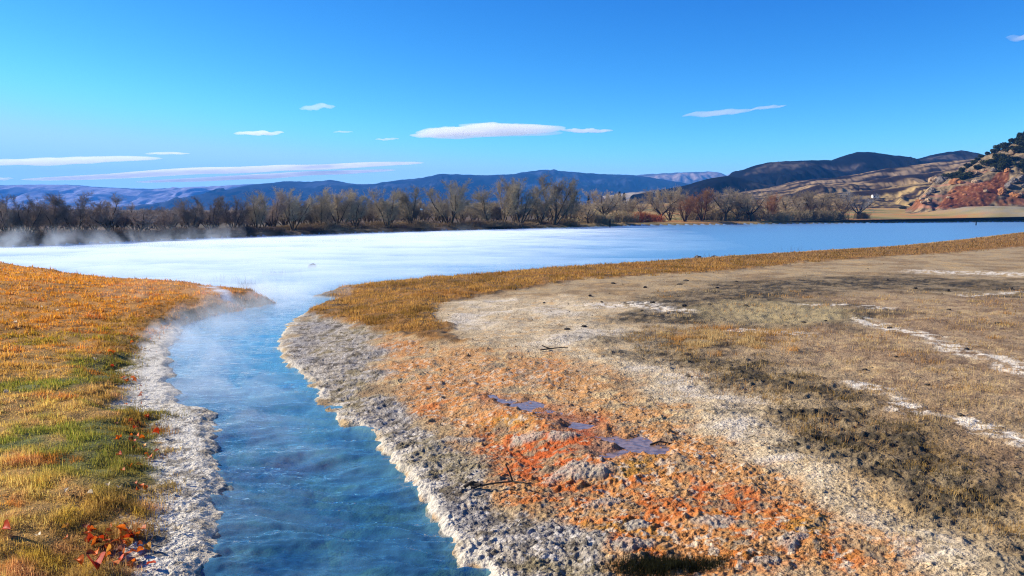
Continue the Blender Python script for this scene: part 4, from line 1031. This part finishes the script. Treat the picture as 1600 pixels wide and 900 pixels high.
# crumbs of sinter and mat: nobody could count them
def crumbs(name, x, y, s, label):
    n = len(x); z = ground_z(x, y)
    octv = np.array([(1, 0, 0), (0, 1, 0), (-1, 0, 0), (0, -1, 0), (0, 0, 1)], float)
    V = octv[None] * rng.uniform(.55, 1.25, (n, 5, 3)) + rng.normal(0, .22, (n, 5, 3))
    V[:, :, 2] *= .75; V[:, :4, 2] -= .25
    a = rng.uniform(0, 6.28, n); ca, sa = np.cos(a), np.sin(a); st_ = rng.uniform(.6, 1.7, n)
    X, Y = V[:, :, 0] * st_[:, None], V[:, :, 1].copy()
    V[:, :, 0] = X * ca[:, None] - Y * sa[:, None]; V[:, :, 1] = X * sa[:, None] + Y * ca[:, None]
    V = V * s[:, None, None] + np.stack([x, y, z], -1)[:, None, :]
    b = np.arange(n)[:, None, None] * 5
    F = (b + np.array([[0, 1, 4], [1, 2, 4], [2, 3, 4], [3, 0, 4]])[None]).reshape(-1, 3)
    ri = np.searchsorted(_rows, np.hypot(x, y)) - 1
    ci = np.clip(((np.degrees(np.arctan2(x, y)) + _half) / (2 * _half) * (_na - 1)).astype(int), 0, _na - 1)
    c = C.reshape(-1, _ncol, 3)[ri, ci] * rng.uniform(.4, 1.2, n)[:, None]
    return tag(obj(name, mesh_np(name, V.reshape(-1, 3), F, np.clip(np.repeat(c, 5, 0), .004, .85)), M_GROUND), label, 'gravel', None, 'stuff')
x, y, r = polar_pts(210000, -22, 40, 5.2, 42, 0.75)
dd = land(x, y); zo = sdist(x, y, Z_ORANGE); zg = sdist(x, y, Z_GREY); zc = sdist(x, y, Z_CREAM); q = fbm(x * 1.5, y * 1.5, 3, 191)
pk = np.where(zo < .2, .75, np.where(zc < .3, .55, np.where(zg < 0, .5, .30))) * sst(-.7, .3, q)
kp = (rng.random(len(x)) < pk) & (dd > .12) & ~left_side(x, y) & (sdist(x, y, Z_GRASS) > .1)
x, y, r = x[kp], y[kp], r[kp]
crumbs('crumbs', x, y, np.exp(rng.normal(-4.85, .5, len(x))) * np.interp(r, [5, 12, 40], [.8, 1.0, 1.9]), 'loose crumbs of mineral crust scattered over the right bank')
x, y, r = polar_pts(90000, -36, -8, 5.2, 26, 0.75)
dd = land(x, y); kp = left_side(x, y) & (dd > .03) & (dd < .75) & (rng.random(len(x)) < .8)
x, y, r = x[kp], y[kp], r[kp]
crumbs('crumbs', x, y, np.exp(rng.normal(-5.2, .5, len(x))) * np.interp(r, [5, 12, 40], [.8, 1.0, 1.9]), 'loose flakes of white crust along the left waterline')

# dark mat of plants at the very front of the right bank
p0 = on_ground(1040, 888); n = 5200
x = p0[0] + rng.normal(0, .22, n); y = p0[1] + rng.normal(0, .07, n) - 0.25 * (x - p0[0]) * 0.2
c = srgb(46, 46, 28, .8)[None, :] * rng.uniform(.4, 1.7, n)[:, None]
blades('plant_clump', x, y, rng.uniform(.03, .10, n), np.full(n, .004), c, .5, 'low dark green-black plant clump on the orange ground nearest the camera', 'plant', 'thing', loc=(p0[0], p0[1], p0[2]))

# ------------------------------------------------------------------ fallen leaves on the left bank
def leaf_me(seed, col, curl):
    g = np.random.default_rng(seed); nu, nv = 9, 7
    V = []
    for i in range(nu):
        u = i / (nu - 1); w = 0.44 * math.sqrt(max(1 - (2 * u - 1) ** 2, 0)) * (1.08 - .3 * u) + 0.012
        for j in range(nv):
            v = (j / (nv - 1) - .5) * 2
            ww = w * (1 + .12 * math.sin(9 * u + 3 * abs(v)))
            V.append((u - .5 + .06 * abs(v), v * ww, curl * (abs(v) ** 1.6 * w * 1.6) + .25 * curl * math.sin(3 * u) + g.normal(0, .012)))
    F = [(i * nv + j, i * nv + j + 1, (i + 1) * nv + j + 1, (i + 1) * nv + j) for i in range(nu - 1) for j in range(nv - 1)]
    me = mesh_np('leaf', V, np.array(F), np.tile(col, (len(V), 1)), smooth=True); me.materials.append(M_LEAF)
    sv, sf = tubes([(np.array([-.5, 0, .02]), np.array([-.85, .03, .1]), .015, .01)], 4)
    st = mesh_np('stem', sv, sf, np.tile(col * .5, (len(sv), 1))); st.materials.append(M_LEAF)
    return me, st
LC = {'orange': srgb(226, 112, 28, .8), 'red': srgb(214, 70, 22, .8), 'brown': srgb(150, 74, 36, .8), 'pale': srgb(226, 206, 170, .8), 'yellow': srgb(222, 156, 60, .8)}
LM = {k: [leaf_me(40 + i + 5 * q, c, cu) for q, cu in enumerate((.3, .55, .85))] for i, (k, c) in enumerate(LC.items())}
def leaf(px, py, size, hue, label, group, lift=0.04):
    p = on_ground(px, py)
    me, st = random.choice(LM[hue])
    o = bpy.data.objects.new('fallen_leaf', me); COL.objects.link(o)
    o.location = (p[0], p[1], gzp(p[0], p[1]) + lift * .7); o.scale = (size * .6,) * 3
    o.rotation_euler = (random.gauss(0, .5), random.gauss(0, .5), random.uniform(0, 6.28))
    s = bpy.data.objects.new('stem', st); COL.objects.link(s); s.parent = o
    return tag(o, label, 'leaf', group)
for px, py, s, hue, lab in [(150, 892, .24, 'red', 'large bright red curled leaf at the bottom of the leaf pile'), (184, 838, .17, 'orange', 'big orange leaf on top of the leaf pile'), (222, 836, .16, 'orange', 'orange leaf at the upper right of the leaf pile, beside a white one'), (204, 836, .09, 'pale', 'white leaf between two big orange leaves of the pile'),
                            (244, 684, .15, 'red', 'bright red leaf alone where grass meets the white crust'), (10, 835, .2, 'red', 'rust-red leaf alone in the straw grass at the left'), (192, 875, .14, 'orange', 'long upright orange leaf at the front of the leaf pile'), (144, 852, .13, 'red', 'dark orange leaf at the left end of the leaf pile')]:
    leaf(px, py, s, hue, lab, 'fallen leaves on the left bank', .07)
for k in range(54):
    px, py = random.gauss(190, 34), random.gauss(856, 18)
    leaf(px, py, random.uniform(.08, .14), random.choice(['orange', 'orange', 'brown', 'orange', 'brown', 'red', 'yellow']), 'orange-brown curled leaf in the leaf pile on the left bank', 'leaves of the pile', .03 + .05 * random.random())
EDGE = [(205, 575), (195, 600), (210, 630), (205, 660), (225, 655), (215, 690), (195, 690), (230, 720), (225, 745), (240, 770), (200, 740), (190, 585), (182, 552), (230, 520), (212, 535), (215, 545), (188, 577), (222, 612)]
for k in range(64):
    bx, by = random.choice(EDGE)
    leaf(bx + random.gauss(0, 12), by + random.gauss(0, 9), random.uniform(.07, .13), random.choice(['orange', 'brown', 'orange', 'brown', 'orange', 'red', 'yellow']), 'small orange-brown leaf lying along the grass edge above the white crust', 'leaves along the grass edge', .04)
for px, py in [(10, 615), (90, 486), (65, 480), (172, 490), (150, 562), (186, 475), (24, 507), (140, 780), (170, 770), (187, 775), (105, 775), (60, 840), (285, 757), (278, 800), (283, 830), (276, 836), (300, 745)]:
    leaf(px, py, .09 if py > 700 else .12, 'pale', 'small pale dry leaf scattered on the left bank', 'pale leaves on the left bank', .05)

# ------------------------------------------------------------------ dead wood, clods, rocks
def stick(px, py, pts, rad, label, name='stick'):
    p = on_ground(px, py); segs = []
    for chain in pts:
        m = len(chain); chain = np.array(chain) * 0.72
        for k in range(m - 1):
            segs.append((np.array(chain[k], float), np.array(chain[k + 1], float), rad * (1 - .6 * k / m), rad * (1 - .6 * (k + 1) / m)))
    v, f = tubes(segs, 6)
    o = obj(name, mesh_np(name, v, f, smooth=True), M_STICK, None, (p[0], p[1], gzp(p[0], p[1]) + rad))
    return tag(o, label, 'stick')
stick(865, 549, [[(-.35, -.1, .02), (-.1, 0, .04), (.2, .05, .06), (.38, .08, .05)], [(-.1, 0, .04), (-.3, .12, .1)]], 0.014, 'dark stick lying on the pale ground above the orange mats')
stick(790, 768, [[(-.5, -.04, .0), (-.2, 0, .05), (.1, .03, .07), (.4, .0, .04)], [(.1, .03, .07), (.06, .02, .2), (.0, .0, .34)], [(.1, .03, .07), (.25, -.12, .1)]], 0.011, 'dark twig with an upright fork on the orange mats', 'twig')
stick(738, 770, [[(-.12, 0, .0), (.0, .02, .07), (.16, .0, .02)], [(-.05, .05, .03), (.12, -.04, .05)]], 0.02, 'short dark piece of wood at the edge of the grey crust')
stick(1030, 690, [[(-.15, 0, .0), (.0, .02, .05), (.2, .0, .02)]], .012, 'thin dark twig beside the right pool')
clod_me = [lump('clod', (0.5, 0.5, 0.5), 1, .8, .7, s, 2, .5, 2.2) for s in (5, 6, 7)]
for me in clod_me: me.materials.append(M_CLOD)
CP = [(922, 463), (850, 473), (1008, 449), (1062, 445), (1072, 440), (1020, 474), (1069, 478), (1109, 477), (1003, 489), (912, 511), (886, 515), (1075, 590), (958, 444), (1120, 450), (1165, 478), (1255, 504), (1290, 502), (1480, 455), (1352, 577), (1400, 560), (940, 474), (1140, 466), (1305, 445), (1385, 438), (1150, 440), (1430, 452), (1580, 452), (1483, 484), (1560, 505), (1390, 512), (1510, 545), (1450, 600), (1400, 690), (1500, 650), (1340, 640)]
for px, py in CP:
    p = on_ground(px, py); o = bpy.data.objects.new('clod', random.choice(clod_me)); COL.objects.link(o)
    s = random.uniform(.025, .05) * max(1, np.hypot(p[0], p[1]) / 16)
    o.location = (p[0], p[1], gzp(p[0], p[1]) + .2 * s); o.scale = (s * 1.3, s, s * .8); o.rotation_euler = (0, 0, random.uniform(0, 6.28))
    tag(o, 'small dark clod of earth on the bare right bank', 'clod', 'dark clods on the right bank')
rk = lump('rock', srgb(96, 88, 84, .8), 1, .7, .6, 9, 3, .35, 1.8); rk.materials.append(M_ROCK)
def rock(px, py, s, label, sz=1.0):
    p = on_ground(px, py); o = bpy.data.objects.new('rock', rk); COL.objects.link(o); o.location = (p[0], p[1], max(gzp(p[0], p[1]), -.02)); o.scale = (s, s * .8, s * sz); o.rotation_euler = (0, 0, random.uniform(0, 6))
    tag(o, label, 'rock')
rock(487, 417, .32, 'grey rock standing out of the steaming lake')
rock(1090, 402.5, .42, 'dark rock at the right-bank waterline with dead stems beside it', .6)
rock(1115, 401, .28, 'small dark rock right of the larger waterline rock', .6)
rock(768, 428, .25, 'small pale stone on the golden grass strip of the right bank', .6)
rock(1210, 396, .25, 'small dark stone at the lake edge far along the right bank', .6)

def reed(px, py, wid, h, n, label, col=(110, 88, 60)):
    p = at_z(px, py, 0.0); x = p[0] + rng.normal(0, wid, n); y = p[1] + rng.normal(0, .12, n)
    c = srgb(*col, .8)[None, :] * rng.uniform(.5, 1.3, n)[:, None]
    blades('reed_clump', x, y, rng.uniform(.3, 1, n) ** 1.5 * h, np.full(n, .009), c, .75, label, 'reeds', 'thing', z=np.full(n, -.02), loc=(p[0], p[1], 0))
reed(432, 429, .45, .35, 90, 'sparse brown reeds standing in the steaming lake')
reed(465, 423, .25, .2, 40, 'small short reed clump just left of the grey lake rock')
reed(348, 440, .75, .5, 70, 'tall thin dead reeds in steam behind the tip of the left bank')
reed(384, 449, .16, .45, 90, 'dark grey reed clump at the tip of the left bank', (70, 64, 66))
reed(1102, 401, .4, .6, 14, 'few dead stems beside the dark waterline rock')
reed(1245, 391, .8, .5, 40, 'thin reeds in the lake at the right bank')

# ------------------------------------------------------------------ steam over the hot water
def steam_sheet(name, xs, ys, T, z0, mat, label):
    ny, nx = T.shape; on = T > 0.0025
    cell = on[:-1, :-1] & on[1:, :-1] & on[:-1, 1:] & on[1:, 1:]
    idx = np.arange(nx * ny).reshape(ny, nx)
    a, b, c_, d_ = idx[:-1, :-1][cell], idx[:-1, 1:][cell], idx[1:, 1:][cell], idx[1:, :-1][cell]
    top = np.stack([a, b, c_, d_], -1); n = nx * ny; bot = top[:, ::-1] + n
    e = np.concatenate([top[:, [0, 1]], top[:, [1, 2]], top[:, [2, 3]], top[:, [3, 0]]])
    key = e[:, 0].astype(np.int64) * n + e[:, 1]; rev = e[:, 1].astype(np.int64) * n + e[:, 0]
    be = e[~np.isin(key, rev)]
    walls = np.stack([be[:, 1], be[:, 0], be[:, 0] + n, be[:, 1] + n], -1)
    V = np.concatenate([np.stack([xs, ys, z0 + T], -1).reshape(-1, 3), np.stack([xs, ys, z0 + 0 * T], -1).reshape(-1, 3)])
    F = np.concatenate([top, bot, walls]); used, inv = np.unique(F, return_inverse=True)
    o = obj(name, mesh_np(name, V[used], inv.reshape(F.shape)), mat)
    return tag(o, label, 'steam', None, 'stuff')
M_STEAM = volume_mat('steam', 0.42, (1, 1, 1), 0.0)
sx_, sy_ = np.meshgrid(np.linspace(-75, 46, 440), np.geomspace(17, 142, 420))
dl = land(sx_, sy_)
wat = sst(0.5, -1.2, dl) * np.where(far_side(sx_, sy_) | (sy_ > 50), sst(-0.5, -11, dl), 1)
lr = sst(30, -18, sx_ - 0.12 * (sy_ - 50)) * sst(18, 25, sy_)
edge = 1 - 0.7 * sst(-10, 6, sx_) * sst(55, 32, sy_)
wisp = fbm(sx_ * 0.07, sy_ * 0.12, 5, 201, .6); wisp2 = fbm(sx_ * 0.35, sy_ * 0.35, 4, 202, .6)
T = wat * lr ** 2.5 * edge * np.clip(0.20 + 0.10 * wisp + 0.07 * wisp2, 0.0, 1)
T = np.clip(T, 0, 1.0)
steam_sheet('steam', sx_, sy_, T, 0.02, M_STEAM, 'white steam lying thick over the left part of the lake')
M_STEAM2 = volume_mat('thin_steam', 0.20, (1, 1, 1), 0.0)
sx_, sy_ = np.meshgrid(np.linspace(-12, 1, 300), np.geomspace(6.2, 29, 340))
dl = land(sx_, sy_)
cxm = np.interp(sy_, [6.5, 9, 12, 16, 20, 25], [-1.7, -2.4, -3.7, -5.7, -6.9, -7.3])
lf = sst(1.3, -1.2, sx_ - cxm) * sst(1.4, -0.3, dl)
wisp = fbm(sx_ * 0.8 + .35 * sy_, sy_ * 0.7 - .2 * sx_, 6, 205, .7)
T = lf * np.interp(sy_, [6.2, 8, 11, 15, 20, 26], [.10, .20, .40, .60, .75, .75]) * np.clip(0.5 + 0.6 * wisp, 0, 1.6)
T = np.clip(T - 0.02, 0, 1.0)
steam_sheet('steam', sx_, sy_, T, 0.06, M_STEAM2, 'thin wisps of steam drifting over the left side of the stream')

def drifting(name, path, width, height, z0, dens, scale, thresh, label, step=0.04):
    # a long low body of air in which the steam hangs in torn wisps
    m, nt, out = new_mat('drifting_steam'); N, L = nt.nodes, nt.links
    geo = N.new('ShaderNodeNewGeometry'); mp = N.new('ShaderNodeMapping'); mp.inputs['Scale'].default_value = (1, 1, 0.75); mp.inputs['Rotation'].default_value = (0, .35, 0)
    L.new(geo.outputs['Position'], mp.inputs['Vector'])
    nz = N.new('ShaderNodeTexNoise'); nz.inputs['Scale'].default_value = scale; nz.inputs['Detail'].default_value = 5; nz.inputs['Roughness'].default_value = .6; nz.inputs['Distortion'].default_value = .6
    L.new(mp.outputs[0], nz.inputs['Vector'])
    mr = N.new('ShaderNodeMapRange'); mr.inputs[1].default_value = thresh; mr.inputs[2].default_value = thresh + .25; L.new(nz.outputs['Fac'], mr.inputs[0])
    sp = N.new('ShaderNodeSeparateXYZ'); L.new(geo.outputs['Position'], sp.inputs[0])
    zr = N.new('ShaderNodeMapRange'); zr.interpolation_type = 'SMOOTHSTEP'; zr.inputs[1].default_value = z0; zr.inputs[2].default_value = z0 + height; zr.inputs[3].default_value = dens; zr.inputs[4].default_value = 0; L.new(sp.outputs['Z'], zr.inputs[0])
    mu = N.new('ShaderNodeMath'); mu.operation = 'MULTIPLY'; L.new(mr.outputs[0], mu.inputs[0]); L.new(zr.outputs[0], mu.inputs[1])
    v = N.new('ShaderNodeVolumePrincipled'); v.inputs['Color'].default_value = (1, 1, 1, 1); L.new(mu.outputs[0], v.inputs['Density']); L.new(v.outputs[0], out.inputs['Volume'])
    m.cycles.volume_step_rate = step
    V, F = [], []
    for (x, y) in path: V += [(x, y - width / 2, z0), (x, y + width / 2, z0), (x, y + width / 2, z0 + height), (x, y - width / 2, z0 + height)]
    for k in range(len(path) - 1):
        a = 4 * k; b = a + 4
        F += [(a, a + 1, b + 1, b), (a + 1, a + 2, b + 2, b + 1), (a + 2, a + 3, b + 3, b + 2), (a + 3, a, b, b + 3)]
    F += [(0, 3, 2, 1), (b, b + 1, b + 2, b + 3)]
    me = bpy.data.meshes.new(name); me.from_pydata(V, [], F)
    return tag(obj(name, me, m), label, 'steam', None, 'stuff')
drifting('steam', [(-62, 62), (-42, 61), (-24, 70)], 6, 1.9, 0.08, 0.30, 0.5, .465, 'torn wisps of steam rising before the trees at the far left shore')
drifting('steam', [(-12.5, 24.5), (-10, 23.8), (-7.2, 25.6), (-5.5, 26.5)], 3.2, 1.3, 0.08, 0.35, 1.1, .50, 'wisps of steam blowing over the tip of the left bank', 0.06)

drifting('steam', [(-23.5, 70), (-12, 84), (-3, 99)], 5, 1.5, 0.08, 0.10, 0.5, .52, 'faint last wisps of steam before the trees at the middle of the far shore')

# ------------------------------------------------------------------ clouds, far beyond and above everything else
def cloud(px0, py0, px1, py1, thick, label, D=8000, tau=2.2, seed=0, wav=0.35, skew=0.0, depth=0.25):
    a, b = at_y(px0, py0, D), at_y(px1, py1, D); L = np.linalg.norm(b - a); th = thick / F_PX * D / 2; dp = L * depth
    nu, nv = 90, 28; V = []
    for i in range(nu):
        u = i / (nu - 1); prof = max(math.sin(math.pi * u), 0) ** 0.55 * (1 + skew * (0.5 - u))
        c = a + (b - a) * u
        lump_ = float(fbm(np.array([u * 7 + seed]), np.array([seed * 1.7]), 4, 210)[0])
        c = c + np.array([0, 0, th * wav * float(noise(np.array([u * 5 + seed]), np.array([.5 + seed]), 211)[0]) * 2])
        r = max(prof * (1 + wav * lump_), 0.02)
        for j in range(nv):
            t = 2 * math.pi * j / nv
            rr = r * (1 + 0.3 * wav * float(noise(np.array([u * 22 + seed]), np.array([t * 1.3]), 212)[0]))
            V.append(c + np.array([0, math.sin(t) * dp * math.sqrt(max(prof, .05)), math.cos(t) * th * rr]))
    F = [(i * nv + j, (i + 1) * nv + j, (i + 1) * nv + (j + 1) % nv, i * nv + (j + 1) % nv) for i in range(nu - 1) for j in range(nv)]
    n = len(V); V += [a, b]
    F3 = [(n, j, (j + 1) % nv) for j in range(nv)] + [(n + 1, (nu - 1) * nv + (j + 1) % nv, (nu - 1) * nv + j) for j in range(nv)]
    o = obj('cloud', mesh_np('cloud', V, [np.array(F), np.array(F3)], smooth=True), volume_mat('cloud_vapour', tau / (2 * dp), (1, 1, 1), 0.35))
    return tag(o, label, 'cloud', 'thin clouds above the hills')
lens = cloud(650, 208, 884, 201, 17, 'large white lens-shaped cloud above the hills', tau=3.0, seed=1, wav=.15, skew=.3)
for q in ((640, 211, 760, 207, 8, 2.2, 21), (700, 209.5, 880, 208, 4, 2.5, 22), (716, 196, 868, 199, 5, 2.2, 23), (655, 205, 730, 200, 6, 1.6, 24)):
    st = cloud(*q[:5], None, tau=q[5], seed=q[6], wav=.2); st.name = 'streak'
    for key in ('category', 'group'):
        if key in st: del st[key]
    st.parent = lens
cloud(876, 203, 958, 204, 5, 'thin white tail to the right of the lens-shaped cloud', tau=2, seed=2)
cloud(366, 210, 443, 207, 5.5, 'small flat white cloud left of the lens-shaped cloud', tau=2.2, seed=3)
cloud(468, 169, 524, 165, 8, 'highest faint wispy cloud on the left', tau=.7, seed=4, wav=.3)
cloud(-60, 258, 250, 246, 9, 'bright long cloud cut by the left edge of the picture', tau=3, seed=5, wav=.3, depth=.15)
cloud(40, 280, 662, 253.5, 6.5, 'longest white streak cloud just over the hills', tau=9, seed=6, wav=.3, depth=.1)
cloud(216, 285, 618, 265, 5, 'white streak cloud below the longest streak, nearest the hilltops', tau=9, seed=7, wav=.3, depth=.12)
cloud(228, 240, 296, 239.5, 3.5, 'tiny thin cloud above the bright long cloud', tau=1.6, seed=8)
cloud(1066, 179.5, 1176, 173, 7, 'thin slanting cloud high on the right', tau=1.1, seed=9, wav=.25)
cloud(1168, 171, 1228, 165.5, 4, 'fainter wisp at the upper right end of the slanting cloud', tau=.9, seed=10)
cloud(586, 218, 624, 216.5, 3, 'tiny cloud at the lower left of the lens-shaped cloud', tau=1, seed=11)
cloud(520, 206, 552, 206, 2, 'faintest short cloud streak right of the small flat cloud', tau=.8, seed=12)
cloud(1574, 59, 1640, 55, 8, 'small pale cloud touching the right edge near the top', tau=.8, seed=13)
cloud(-30, 279, 19, 279, 4, 'small low cloud at the left edge just over the hills', tau=1.6, seed=14)

# ------------------------------------------------------------------ the air
HZ = 5050.0
me = bpy.data.meshes.new('haze')
top = 245.0
me.from_pydata([(-HZ, -60, -3.5), (HZ, -60, -3.5), (HZ, HZ, -3.5), (-HZ, HZ, -3.5), (-HZ, -60, top), (HZ, -60, top), (HZ, HZ, top), (-HZ, HZ, top)], [],
               [(0, 3, 2, 1), (4, 5, 6, 7), (0, 1, 5, 4), (1, 2, 6, 5), (2, 3, 7, 6), (3, 0, 4, 7)])
tag(obj('haze', me, volume_mat('haze', 0.00014, (0.07, 0.36, 1.0), 0.0)), kind='stuff')
